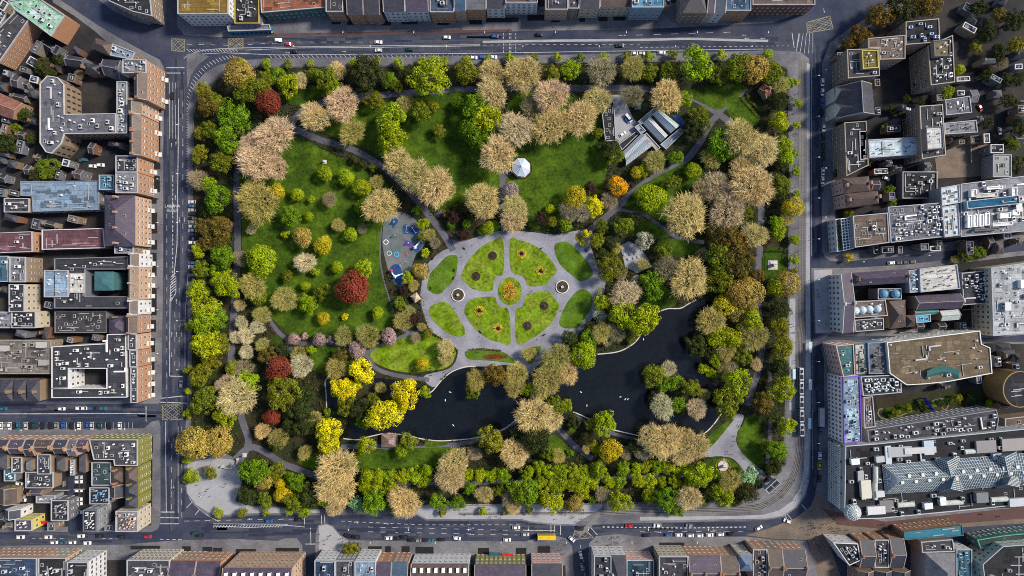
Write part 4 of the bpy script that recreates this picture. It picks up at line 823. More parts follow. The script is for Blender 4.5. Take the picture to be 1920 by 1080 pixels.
# --- bottom row, left to right; fronts face the park
for d, h, wc, rc, q, kd, kw in [
 ('brick block with blue flat roof', 13, BRK, (.03,.05,.10), (-30,1046,69,1120), 'flat', dict(clut=8)),
 ('dark roofed block with striped brick front', 13, PCH, BLK, (72,1046,124,1120), 'flat', dict(clut=6)),
 ('white office with bold dark windows', 16, WHT, BLK, (126,1054,165,1130), 'flat', dict(clut=4, ww=2.0, wh=1.5)),
 ('cream office with vertical striped front', 15, CRM, FEL, (238,1050,318,1120), 'flat', dict(clut=12, ww=1.1, wh=2.6, win=2.2)),
 ('brick house with purple roof', 14, BRK, PUR, (319,1053,368,1100), 'gable', dict(ch=2)),
 ('orange brick house with purple roof', 14, ORG, PUR, (369,1054,415,1100), 'gable', dict(ch=2)),
 ('ornate brick hotel with arched dormers', 22, PCH, PUR, (418,1066,548,1125), 'gable', dict(ch=4, dorm=8, fr='s', win=2.3)),
 ('white grid house with navy roof', 15, WHT, (.02,.04,.08), (590,1051,628,1120), 'flat', dict(clut=3, win=2.2)),
 ('white grid house with grey roof', 15, LGR, FEL, (629,1051,664,1120), 'flat', dict(clut=4, win=2.2)),
 ('white front house with pale blue roof', 16, WHT, PBL, (665,1052,704,1120), 'flat', dict(clut=4, win=2.2)),
 ('brick house with lilac roof', 14, ORG, PUR, (705,1055,734,1110), 'gable', dict(ch=2)),
 ('brick house with blue slate roof', 14, BRK, (.05,.09,.14), (735,1055,765,1110), 'gable', dict(ch=2)),
 ('stone club with dark front roof and white dormers', 14, WHT, BRN, (771,1058,879,1110), 'gable', dict(ch=2, dorm=8)),
 ('mossy yellow fronted pair of houses', 15, MOS, PUR, (890,1060,986,1112), 'gable', dict(ch=3, win=2.4)),
 ('pink fronted house with slate roof', 15, PNK, SLT, (997,1058,1054,1112), 'gable', dict(ch=2, win=2.4)),
 ('white corner shop with dark roof', 13, WHT, (.03,.035,.045), (1114,1042,1146,1110), 'flat', dict(clut=6)),
 ('white shop with slate hips', 13, WHT, SLT, (1147,1042,1173,1110), 'hip', dict(ch=1)),
 ('pink brick shop with navy roof', 12, PNK, (.02,.05,.08), (1175,1050,1226,1110), 'flat', dict(clut=3)),
 ('cream arcaded house with grey roof', 15, CRM, FEL, (1236,1043,1290,1110), 'flat', dict(clut=5, win=2.2, fr='s')),
 ('orange brick house with pale ridge roof', 14, ORG, PUR, (1291,1043,1350,1100), 'gable', dict(ch=3, sky=3)),
 ('brick house with brown roof', 14, BRK, BRN, (1351,1044,1384,1100), 'gable', dict(ch=2)),
 ('gabled house with blue glass roof', 15, CRM, (.10,.14,.22), (1386,1040,1410,1070), 'hip', dict(ch=0)),
 ('brick house with dark twin roofs', 13, BRK, FEL, (1412,1030,1438,1090), 'flat', dict(clut=6, uc=(.3,.25,.22))),
 ('brown brick house with tan ridge', 13, TAN, BRN, (1439,1031,1466,1090), 'gable', dict(ch=2)),
 ('brick corner house with dark slate roof', 13, BRK, SLT, (1467,1033,1510,1090), 'gable', dict(ch=2, sky=2))]:
    bld(d, h, wc, rc, q, kd, 'N', group='buildings along the lower road', **{'win': 2.6, **kw})
for i, x in enumerate((445, 518)):  pass
# --- bottom right
bld('corner shop with white striped edge', 12, WHT, BLK, [(1562,1017),(1608,1019),(1614,1050),(1592,1060)], clut=6, para=WHT)
for i, x in enumerate((1612, 1640, 1668)): bld('dark slate shop on the pedestrian street', 11, BRK, (SLT, FEL, (.03,.035,.05))[i], (x,1014 - i * 2,x + 26,1064), ('gable', 'flat', 'gable')[i], 'N', clut=4 if i == 1 else 0, ch=1, win=2.4, group='pedestrian street shops')
bld('orange fronted shop with teal glass canopy roof', 11, ORG, (.03,.14,.20), [(1694,997),(1804,985),(1806,1004),(1696,1012)], win=2.6, rmat='roof_glass', para=TEA)
bld('block with wide grey flat roof', 13, TAN, FEL, [(1727,1016),(1786,1011),(1789,1034),(1729,1036)], win=0, clut=3)
bld('stone church with hipped grey roof', 13, LGR, GRY, (1735,1038,1790,1120), 'hip', win=0, rise=6)
bld('teal roofed wing with white flank', 12, WHT, (.03,.10,.15), (1793,1030,1822,1090), clut=5, uc=(.3,.4,.45), win=2.6)
bld('dark block edged with white parapet', 16, (.3,.36,.32), BLK, [(1842,1058),(1880,1024),(1960,1018),(1960,1120),(1850,1120)], clut=7, win=2.8)
bld('green parapet shop with zigzag roof', 10, TEA, (.03,.05,.05), [(1832,1012),(1880,1004),(1960,996),(1960,1014),(1876,1020),(1838,1028)], para=(.08,.3,.2), win=2.6)
for i in range(3): bld('brown roof shop behind the plaza', 11, TAN, (BRN, SLT, FEL)[i], (1608 + i * 34,1070,1638 + i * 34,1120), 'gable', 'W', ch=1, win=2.6, group='roofs at lower right')
# --- top row; fronts face down
for d, h, wc, rc, q, kd, kw in [
 ('tan triangular block beside the diagonal road', 13, TAN, BLK, [(203,-30),(279,-30),(285,30),(250,22),(205,2)], 'flat', dict(clut=9)),
 ('white terraced office with brown roof', 16, WHT, (.16,.10,.02), (333,-60,428,26), 'flat', dict(clut=2, win=2.5, kinds=(1,))),
 ('dark yard office with yellow edged roof', 9, GRY, BLK, (440,-40,486,44), 'flat', dict(clut=9, para=(.4,.3,.06))),
 ('low pavilion with white roof and blue front', 5, (.02,.16,.30), LGR, [(426,49),(505,46),(508,56),(428,59)], 'flat', dict(win=2.4, fr='d')),
 ('brick roofed club with green glass front', 10, TEA, (.25,.10,.06), [(487,-40),(606,-40),(612,14),(490,24)], 'flat', dict(win=2.6, clut=3)),
 ('narrow brick shop beside green glass front', 13, BRK, FEL, (611,-30,643,22), 'flat', dict(clut=3)),
 ('brick house with grey gables', 13, ORG, SLT, (651,-40,681,27), 'gable', dict(ch=1)),
 ('brick house with copper gables', 13, BRK, SLT, (682,-40,712,27), 'gable', dict(ch=1)),
 ('white stucco house with dark slate roof', 14, WHT, SLT, (719,-40,759,21), 'gable', dict(ch=2)),
 ('white stucco hotel with slate roof', 14, WHT, PUR, (760,-40,803,20), 'gable', dict(ch=2)),
 ('brick house with navy slate roof', 14, ORG, (.04,.06,.10), (806,-40,851,23), 'flat', dict(clut=4)),
 ('brick house with blue roof', 14, PCH, (.04,.09,.16), (852,-40,873,20), 'gable', dict(ch=1)),
 ('brick house with warm grey roof', 14, ORG, GRY, (874,-40,910,17), 'gable', dict(ch=2)),
 ('white house beside the grand white club', 13, WHT, SLT, (912,-40,947,15), 'gable', dict(ch=1)),
 ('grand white club with balustrade', 15, WHT, BRN, (948,-40,1008,5), 'flat', dict(win=2.4, clut=3)),
 ('brick house with three bays', 14, PCH, SLT, (1023,-40,1065,18), 'flat', dict(clut=5)),
 ('narrow tan house', 13, TAN, FEL, (1066,-40,1085,16), 'flat', dict(clut=2)),
 ('cream house with slate roof', 13, CRM, SLT, (1087,-40,1124,15), 'gable', dict(ch=2)),
 ('long cream house with brown roof', 13, CRM, BRN, (1126,-40,1183,12), 'gable', dict(ch=3)),
 ('blue glass office with stepped white front', 16, PBL, (.08,.22,.34), (1185,-50,1245,14), 'flat', dict(clut=4, win=2.2, fr='w')),
 ('tan house with dark valley roof', 14, TAN, FEL, (1280,-40,1325,24), 'hip', dict(ch=2)),
 ('small cream brick house', 14, CRM, PUR, (1326,-40,1339,24), 'gable', dict(ch=1)),
 ('white house with checkered windows', 14, WHT, (.04,.06,.10), (1340,-40,1360,23), 'gable', dict(ch=1)),
 ('orange brick house with blue roof', 14, ORG, (.05,.10,.18), (1361,-40,1408,20), 'flat', dict(clut=4)),
 ('long red brick block with pale roof edge', 13, (.20,.075,.045), TBR, (1411,-50,1528,9), 'flat', dict(clut=3, win=2.6))]:
    bld(d, h, wc, rc, q, kd, 'S', group='buildings along the upper road', **{'win': 2.7, **kw})
for x0, x1 in ((650,712),(720,800),(806,912),(1025,1180),(1282,1410)):
    for x in range(x0, x1 - 20, 34): bld('small back wing with flat roof', 9, TAN, R.choice((FEL, SLT, BRN)), (x + 4,-75,x + 20,-48), 'flat', win=0, clut=2, name='back_wing', group='back wings')
# --- upper right campus
for d, h, wc, rc, q, kd, kw in [
 ('brown office tower with brick grid front', 17, TAN, FEL, [(1588,93),(1648,91),(1649,142),(1590,147)], 'flat', dict(clut=3, win=2.3, para=(.3,.26,.22))),
 ('brown office wing with pale roof ducts', 17, TAN, TBR, [(1628,72),(1697,66),(1697,110),(1650,112),(1649,90),(1628,90)], 'flat', dict(clut=8, win=2.3, para=(.3,.26,.22))),
 ('black roofed tower with blue ducts', 17, TAN, BLK, [(1698,41),(1760,35),(1762,79),(1698,84)], 'flat', dict(clut=5, uc=(.3,.4,.6), kinds=(3, 0), win=2.4, para=(.32,.28,.22))),
 ('black roofed slab full of white plant', 17, TAN, BLK, [(1740,86),(1786,66),(1790,154),(1745,160)], 'flat', dict(clut=11, uc=(.6,.6,.62), kinds=(0, 3, 1), win=2.3, para=(.32,.28,.22))),
 ('brick front office with black roof', 14, TAN, BLK, [(1583,230),(1624,227),(1628,310),(1587,330)], 'flat', dict(clut=5, win=2.2, para=(.3,.26,.22))),
 ('long hall with streaked pale blue roof', 12, TAN, (.42,.52,.58), [(1628,262),(1722,257),(1723,289),(1630,296)], 'flat', dict(clut=8, kinds=(1,), uc=(.12,.12,.13), win=3)),
 ('narrow stair block with pale blue roof', 14, LGR, (.45,.60,.66), [(1611,246),(1625,246),(1627,298),(1613,300)], 'flat', dict(win=0)),
 ('brown slab with white rooftop pavilion', 16, TAN, FEL, [(1724,199),(1767,196),(1773,291),(1729,298)], 'flat', dict(clut=9, win=2.3, para=(.36,.33,.3))),
 ('low grey lab with three roof lights', 9, LGR, GRY, [(1772,187),(1818,180),(1822,211),(1774,216)], 'flat', dict(clut=4, kinds=(1, 2))),
 ('lower grey lab with round vents', 9, TAN, LGR, [(1770,231),(1830,225),(1833,248),(1772,252)], 'flat', dict(clut=4, kinds=(1,), uc=(.1,.1,.1))),
 ('white framed square lab', 9, GRY, BLK, (1857,271,1881,287), 'flat', dict(clut=1, para=WHT)),
 ('lab with glazed roof panels', 9, LGR, (.05,.07,.09), (1862,290,1896,332), 'flat', dict(clut=4, kinds=(2,), rmat='roof_glass')),
 ('brick corner house with brown hipped roofs', 13, PNK, BRN, [(1580,335),(1628,331),(1631,357),(1583,362)], 'hip', dict(ch=2)),
 ('brick house with tan hipped roofs', 13, PNK, BRN, [(1584,364),(1645,358),(1647,381),(1587,388)], 'hip', dict(ch=2)),
 ('dark lab sheds with orange door', 6, GRY, BLK, (1692,322,1757,372), 'flat', dict(clut=9, kinds=(0, 2, 1), win=0)),
 ('grey cabin with ribbed roof', 5, LGR, GRY, [(1722,323),(1751,321),(1752,336),(1724,338)], 'flat', dict(win=0))]:
    bld(d, h, wc, rc, q, kd, 'W', **{'win': 2.6, **kw})
for d, q, rc in [('brown rooftop penthouse on the brown tower', [(1616,95),(1646,94),(1647,127),(1618,129)], (.13,.10,.02)),('brown rooftop penthouse on the black slab', [(1750,76),(1781,74),(1781,104),(1752,106)], (.14,.11,.06)),('white rooftop pavilion on the brown slab', [(1736,239),(1767,237),(1769,278),(1738,281)], (.5,.5,.5))]:
    bld(d, 20, TAN, rc, q, 'flat', base=17.1 if 'slab' not in d or 'black' in d else 16.1, clut=2, kinds=(1,), win=0, para=(.4,.36,.1) if 'tower' in d else GRY, name='penthouse', cat='penthouse', full=True)
# church: nave, two cross gables
o, L_, hh, rf = bld('grey slate church with white gable crosses', 11, LGR, SLT, [(1568,222),(1566,164),(1634,157),(1639,214)], 'gable', rise=8, win=0, name='church', cat='church')
for y in (176, 207):
    b = MB(); A = [W(px, py, 11) - o.location for px, py in ((1566, y - 13), (1566, y + 13), (1590, y + 13), (1590, y - 13))]
    z = hh + .2; r = z + 6; m0, m1 = (A[0] + A[1]) / 2, (A[2] + A[3]) / 2
    for p in A: p.z = z
    m0.z = m1.z = r; b.face([A[0], A[3], m1, m0]); b.face([A[2], A[1], m0, m1]); b.face([A[1], A[0], m0], 1); b.face([A[3], A[2], m1], 1)
    b.face([A[1] - Vector((0, 0, z)), A[0] - Vector((0, 0, z)), A[0], A[1]], 1)
    link('cross_gable', b.mesh('cross_gable', ['slate', 'stone']), o, SLT)
# --- right: pergola block
bld('white pergola fronted office with grey roof', 15, LGR, TBR, [(1599,405),(1664,399),(1667,455),(1603,464)], win=2.6, clut=6, kinds=(0, 2))
o, L_, hh, rf = bld('low white terrace with pergola beams and planters', 9, WHT, GRY, [(1566,411),(1594,408),(1600,466),(1570,472)], win=2.6, para=(.6,.6,.6))
b = MB(); A, B_, C_, D_ = [Vector((p.x, p.y, 0)) - Vector((o.location.x, o.location.y, 0)) for p in (W(1574,411,9), W(1590,409,9), W(1596,466,9), W(1579,470,9))]
for i in range(12):
    p, q = A.lerp(D_, i / 11), B_.lerp(C_, i / 11); m = (p + q) / 2; b.box(m.x, m.y, hh + 1.8, hh + 2.1, (q - p).length + .6, .38, math.atan2((q - p).y, (q - p).x), bottom=True)
for t in (0, .33, .67, 1):
    p, q = A.lerp(B_, t), D_.lerp(C_, t); m = (p + q) / 2; b.box(m.x, m.y, hh + 1.45, hh + 1.8, (q - p).length, .42, math.atan2((q - p).y, (q - p).x), bottom=True)
for p in (A, B_, C_, D_, A.lerp(D_, .5), B_.lerp(C_, .5)): b.box(p.x, p.y, hh - .3, hh + 1.45, .4, .4)
link('pergola', b.mesh('pergola', mat('white_beam', (.7,.7,.7), .1)), o)
b = MB(); p0, p1 = W(1569.5, 413, 9) - o.location, W(1575, 469, 9) - o.location
for k in range(420): p = p0.lerp(p1, R.random()); leaf(b, Vector((p.x + R.uniform(-1.1, 1.1), p.y, hh - .2 + R.uniform(.2, 1.0))), rdir(R) + Vector((0, 0, 1)), .3, R)
link('planting', b.mesh('planting', 'leaf'), o, (.07,.10,.012))
bld('mechanical floor crowded with white pipes', 15, LGR, GRY, [(1665,388),(1764,380),(1770,444),(1670,455)], win=2.8, clut=34, kinds=(0,0,3,3,1,2), uc=(.62,.64,.68))
bld('upper pale curved roof slab', 16, LGR, (.50,.56,.60), [(1764,352),(1798,346),(1800,380),(1766,386)], win=0, clut=4, kinds=(2,)); bld('lower pale curved roof slab', 16, LGR, (.50,.56,.60), [(1766,388),(1797,383),(1800,441),(1771,445)], win=0, clut=6, kinds=(2,))
bld('large white office with blue plant roof', 16, CRM, LGR, [(1801,345),(1960,325),(1960,430),(1802,444)], win=2.8, clut=32, kinds=(0,0,3,3,4,1), uc=(.64,.64,.64))
for px, py, lx, ly, c_ in ((1818,415,2.4,7,.75),(1829,414,2.4,7,.75),(1840,413,2.4,7,.75),(1851,411,2.4,7,.75),(1885,404,6,3,.7),(1880,420,11,2,.6),(1850,366,12,2.2,.5),(1865,352,9,1.6,.7),(1826,362,3,4,.7),(1902,360,3,5,.65),(1905,398,4,3,.7),(1850,430,14,1.4,.12)):
    p = W(px, py, 16); 
    q = [(px + s * lx / S / 2, py + t * ly / S / 2 - s * lx * .12) for s, t in ((-1,-1),(1,-1),(1,1),(-1,1))]
    bld('pale roof plant box', 18.2, (c_,) * 3, (c_,) * 3, q, base=15.9, win=0, para=(c_,) * 3, name='plant_box', cat='plant box', group='plant boxes on the white office')
bld('blue metal plant roof', 19, PBL, (.01,.085,.17), [(1812,377),(1910,366),(1912,382),(1814,392)], base=16.1, win=0, clut=1, kinds=(1,), name='plant_house', cat='plant house')
# --- right: college block
bld('white stone college front range', 14, WHT, PUR, [(1577,515),(1596,512),(1600,622),(1580,624)], 'gable', 'W', ch=2, fr='s', win=2.6)
bld('college range with purple hipped roof', 13, TAN, PUR, [(1598,512),(1700,505),(1702,530),(1600,536)], 'hip', ch=2, win=0, rise=3.5, sky=2)
o, L_, hh, rf = bld('college hall with four glass domes', 12, TAN, TBR, [(1600,566),(1660,562),(1664,592),(1602,596)], clut=2, win=0, kinds=(1,))
b = MB(); b.lathe([(2.2, 0), (2.2, .4), (1.9, 1.1), (1.2, 1.8), (.02, 2.2)], 16); DM = b.mesh('glass_dome', 'roof_glass')
for px, py in ((1604,583),(1617,581.5),(1630,580),(1645,579)):
    p = W(px, py, 12) - o.location; link('glass_dome', DM, rf, (.45, .55, .6), loc=(p.x, p.y, hh - .2))
o, L_, hh, rf = bld('plant roof with two round blue tanks', 10, GRY, DRK, (1646,541,1690,561), win=0)
for px in (1656.5, 1678.5):
    p = W(px, 551, 10) - o.location; link('round_tank', DM, rf, (.10, .26, .40), loc=(p.x, p.y, hh - .2), sc=1.15)
bld('small college wings with white parapet', 10, WHT, FEL, [(1602,600),(1656,596),(1657,618),(1604,622)], clut=9, win=2.6)
bld('pale concrete roof with round vents and white ducts', 14, LGR, (.46,.45,.43), [(1724,504),(1794,496),(1800,541),(1726,548)], win=0, clut=12, kinds=(1,1,3), uc=(.3,.3,.3))
bld('blue plant strip beside pale roof', 13, LGR, PBL, [(1703,507),(1722,505),(1725,547),(1706,549)], win=0, clut=8, uc=(.6,.62,.66))
bld('long purple slate hall', 11, TAN, PUR, [(1716,556),(1800,551),(1802,577),(1718,580)], 'gable', 'S', win=0, rise=3)
bld('teal glass roofed arcade', 8, TAN, (.06,.25,.24), [(1713,581),(1756,578),(1757,588),(1714,591)], 'gable', 'S', win=0, rmat='roof_glass', rise=1.5)
bld('blue glass panelled hall', 9, TAN, (.05,.28,.50), [(1716,592),(1744,589),(1745,603),(1718,606)], win=0, rmat='roof_glass', clut=3, kinds=(2,))
bld('brick gabled wing', 9, PNK, BRN, [(1698,592),(1714,591),(1715,611),(1699,613)], 'hip', win=0); bld('white ribbed glass roof wing', 9, TAN, (.4,.45,.46), [(1762,584),(1797,581),(1799,598),(1764,601)], 'gable', 'S', win=0, rmat='roof_glass', rise=1.6)
bld('tan roofed courtyard range', 9, TAN, BRN, [(1667,566),(1697,563),(1698,612),(1669,616)], 'hip', 'W', win=0, sky=3, rise=3)
bld('dark plant deck between pale roofs', 11, LGR, DRK, [(1803,512),(1852,507),(1856,568),(1806,572)], win=0, clut=17, kinds=(0,0,1,3), uc=(.55,.55,.56))
bld('large pale hospital roof full of plant', 16, CRM, (.34,.36,.38), [(1858,502),(1960,488),(1960,622),(1862,630)], win=2.8, clut=26, kinds=(0,0,1,1,3,3,4), uc=(.55,.57,.6))
# --- right: offices, hotel, mall
o, L_, hh, rf = bld('office with broad tan flat roof and curved green glass', 17, (.45,.46,.42), (.125,.095,.062), [(1663,642),(1837,620),(1840,645),(1856,652),(1860,700),(1775,716),(1735,720),(1700,722),(1668,700)], win=2.6, clut=9, kinds=(1,1,0,3), rmat='felt', para=(.6,.6,.57))
b = MB(); c0 = W(1764, 700, 17) - o.location
for i in range(10):
    t0, t1 = i / 10, (i + 1) / 10; f = lambda t, s: c0 + Vector(((t - .5) * 17.5, s * 6 - abs(t - .5) ** 2 * 10, 0)); zz = lambda s: hh + 2.2 - (.5 - s) ** 2 * 5
    for s0, s1 in ((-.8, -.3), (-.3, .2), (.2, .7)):
        P4 = [f(t0, s0), f(t1, s0), f(t1, s1), f(t0, s1)]
        for p, s in zip(P4, (s0, s0, s1, s1)): p.z = zz(s)
        b.face(P4)
link('curved_glazing', b.mesh('curved_glazing', 'roof_glass'), rf, (.03, .10, .088))
bld('pink framed front block with teal terraces', 15, PNK, TEA, [(1567,648),(1600,645),(1603,703),(1581,707)], win=2.6, clut=3, para=PNK); bld('cream stepped terrace with planters', 14, CRM, (.38,.38,.36), [(1602,645),(1625,643),(1627,701),(1604,703)], win=0, clut=5, para=TEA, uc=(.12,.13,.1)); bld('blue grey link block with dark units', 15, PBL, GRY, [(1627,643),(1661,641),(1664,700),(1629,701)], win=0, clut=6, uc=(.1,.1,.11), para=PBL)
o, L_, hh, rf = bld('white hotel with purple edge and jagged bays', 17, (.66,.58,.60), PBL, [(1580,707),(1612,705),(1616,828),(1582,832)], win=2.3, clut=18, kinds=(0, 2, 1), uc=(.35,.42,.5), para=(.16,.05,.42), wh=2.0)
bld('plant roof strewn with pale units behind the hotel', 16, LGR, DRK, [(1614,706),(1689,702),(1690,736),(1636,741),(1618,742)], win=0, clut=26, kinds=(0,0,1,3), uc=(.55,.6,.62)); bld('brown roof annex above the garden', 14, LGR, TBR, [(1619,745),(1636,743),(1641,800),(1621,803)], win=0, clut=4)
bld('long office with white angled fins along garden', 14, LGR, FEL, [(1626,806),(1868,768),(1872,786),(1868,808),(1629,832)], win=2.8, clut=22, kinds=(0,1,0,3), uc=(.5,.5,.54), para=LGR)
# --- the mall
o, L_, hh, rf = bld('glass-roofed mall with domed corner', 17, (.30,.33,.36), BLK, [(1585,836),(1640,832),(1960,800),(1960,942),(1650,972),(1600,973),(1583,955)], win=2.0, fl=4, ww=1.6, wh=3.2, clut=54, kinds=(0,0,1,3,2,0,4), uc=(.45,.48,.5), name='mall', para=(.36,.38,.40))
loc = lambda px, py, z: Vector((*(W(px, py, 17 + z) - o.location)[:2], hh + z))
gl, wr = MB(), MB()
def panel(q, nu, nv):       # a glazed slope with its white bars
    A, B_, C_, D_ = q; gl.face(q); nrm = (B_ - A).cross(D_ - A).normalized() * .08
    for i in range(nu + 1):
        t = i / nu; p, r = A.lerp(B_, t), D_.lerp(C_, t); s = (B_ - A).normalized() * .10; wr.face([p - s + nrm, p + s + nrm, r + s + nrm, r - s + nrm])
    for j in range(nv + 1):
        t = j / nv; p, r = A.lerp(D_, t), B_.lerp(C_, t); s = (D_ - A).normalized() * .07; wr.face([p - s + nrm * 1.3, r - s + nrm * 1.3, r + s + nrm * 1.3, p + s + nrm * 1.3])
b = MB(); b.lathe([(1.5, 0), (1.5, .3)], 4); BRL = MB()
for i in range(8):
    t0, t1 = PI * i / 8, PI * (i + 1) / 8; BRL.face([(-4.5, 1.4 * math.cos(t0), .3 + 1.4 * math.sin(t0)), (4.5, 1.4 * math.cos(t0), .3 + 1.4 * math.sin(t0)), (4.5, 1.4 * math.cos(t1), .3 + 1.4 * math.sin(t1)), (-4.5, 1.4 * math.cos(t1), .3 + 1.4 * math.sin(t1))])
for s in (-1, 1): BRL.face([(4.5 * s, 1.4 * math.cos(PI * i / 8) * s, .3 + 1.4 * math.sin(PI * i / 8)) for i in range(9)])
for i in range(7): BRL.box(-4.5 + i * 1.5, 0, 0, 1.78, .15, .5, mi=1)
BRL = BRL.mesh('barrel_skylight', ['roof_glass', 'white_frame'])
for px, py, a_ in ((1697,946,.06),(1788,942,.06),(1823,846,.08),(1641,890,1.57),(1872,936,.06),(1640,920,1.57)):
    p = loc(px, py, 0); link('barrel_skylight', BRL, rf, (.42,.45,.42), loc=(p.x, p.y, hh - .2), rz=a_)
for px, py, lx, ly, hz, c_ in ((1620,915,5,9,2.6,(.5,.47,.4)),(1685,846,12,5,1.5,(.30,.31,.33)),(1722,843,16,3,2,(.42,.43,.44)),(1664,852,3,9,1.2,(.4,.45,.5)),(1738,838,5,7,2,(.35,.42,.5)),(1660,948,7,6,1.5,(.16,.15,.15)),(1612,893,3,6,1.5,(.3,.3,.3)),(1845,836,10,6,2,(.2,.19,.2)),(1900,832,14,6,2,(.24,.22,.22)),(1640,955,9,4,2,(.5,.5,.5)),(1835,930,6,5,3,(.14,.15,.16)),(1905,940,9,4,2,(.4,.42,.44))):
    p = loc(px, py, 0); link('plant_room', CL[4][1], rf, c_, loc=(p.x, p.y, hh - .2), rz=.06, sc=(lx / 4.2, ly / 3, hz / 2.5))
rg0, rg1 = loc(1690, 900, 6), loc(1970, 877, 6)
n0, n1, s0, s1 = loc(1654, 872, .4), loc(1970, 846, .4), loc(1660, 926, .4), loc(1970, 906, .4)
panel([n1, n0, rg0, rg1], 64, 5); panel([s0, s1, rg1, rg0], 64, 5); panel([n0, s0, rg0.lerp(rg0, .5), rg0 + Vector((.01, 0, 0))], 16, 5)
for px, py, sgn in ((1776,858,1),(1884,850,1),(1783,924,-1),(1889,916,-1)):
    apex, back = loc(px, py + sgn * 8, 6.4), loc(px + 8, 893, 6.2); e0, e1 = loc(px - 22, py, .6), loc(px + 22, py - 3, .6); b0, b1 = loc(px - 20, 884 if sgn > 0 else 898, 2), loc(px + 24, 882 if sgn > 0 else 896, 2)
    panel([e0, b0, back, apex][::sgn], 7, 6); panel([b1, e1, apex, back][::sgn], 7, 6); gl.face([e0, e1, apex])
link('glass_roof', gl.mesh('glass_roof', 'roof_glass'), rf, (.05, .085, .115)); link('glazing_bars', wr.mesh('glazing_bars', 'white_frame'), rf)
b = MB(); b.box(0, 0, 0, .5, 1.6, 2.2)
vm = b.mesh('ridge_vent', 'white_frame')
for i in range(22): p = rg0.lerp(rg1, (i + .3) / 22); link('ridge_vent', vm, rf, loc=(p.x, p.y + (1.4 if i % 2 else -1.4), p.z - 1.0), rz=.08)
dc = loc(1598, 960, 0); b = MB(); prof = [(4.4 * math.cos(t * PI / 16), 3.6 * math.sin(t * PI / 16)) for t in range(0, 8)] + [(.3, 3.7)]
b.lathe([(4.4, -1.0)] + prof, 24); dm = link('dome', b.mesh('dome', 'roof_glass'), rf, (.30, .36, .38), loc=dc)
b = MB()
for k in range(16):
    t = k * PI / 8
    for (r0, z0), (r1, z1) in zip(prof, prof[1:]): b.tube((r0 * 1.02 * math.cos(t), r0 * 1.02 * math.sin(t), z0 * 1.02), (r1 * 1.02 * math.cos(t), r1 * 1.02 * math.sin(t), z1 * 1.02), .14, .14, 4)
for q in (0, 3, 6):
    for k in range(24): r0, z0 = prof[q]; b.tube((r0 * 1.02 * math.cos(k * PI / 12), r0 * 1.02 * math.sin(k * PI / 12), z0), (r0 * 1.02 * math.cos((k + 1) * PI / 12), r0 * 1.02 * math.sin((k + 1) * PI / 12), z0), .14, .14, 4)
link('dome_ribs', b.mesh('dome_ribs', 'white_frame'), dm)
b = MB()                                                       # white lattice in front of the long left face
A, B_ = loc(1582, 838, 0), loc(1581, 954, 0); yy = [A.lerp(B_, i / 34) for i in range(35)]
for p in yy: b.box(p.x - 1.6, p.y, 3, hh - .6, .16, .16, bottom=True)
for z in range(4, int(hh), 2): b.box((A.x + B_.x) / 2 - 1.6, (A.y + B_.y) / 2, z, z + .16, .2, abs(A.y - B_.y), bottom=True)
for p in yy[::2]:
    for z in (6, 10, 14): b.box(p.x - .8, p.y, z, z + .12, 1.6, .12, bottom=True)
link('front_lattice', b.mesh('front_lattice', 'white_frame'), o)
# round drum and its neighbour
o, L_, hh, rf = bld('round tan drum with stepped stone rim', 15, (.20,.125,.05), (.02,.02,.026), [(1912 + 32 * math.cos(t * PI / 12), 730 - 34 * math.sin(t * PI / 12)) for t in range(24)], win=3, para=(.30,.19,.07), fr='d')
bld('low brown hall beside the drum', 9, TAN, TBR, [(1884,785),(1960,776),(1960,845),(1886,850)], clut=3, win=0); bld('tan flat deck right of the fins office', 8, TAN, (.19,.16,.14), (1882,780,1886,784), win=0) if False else None

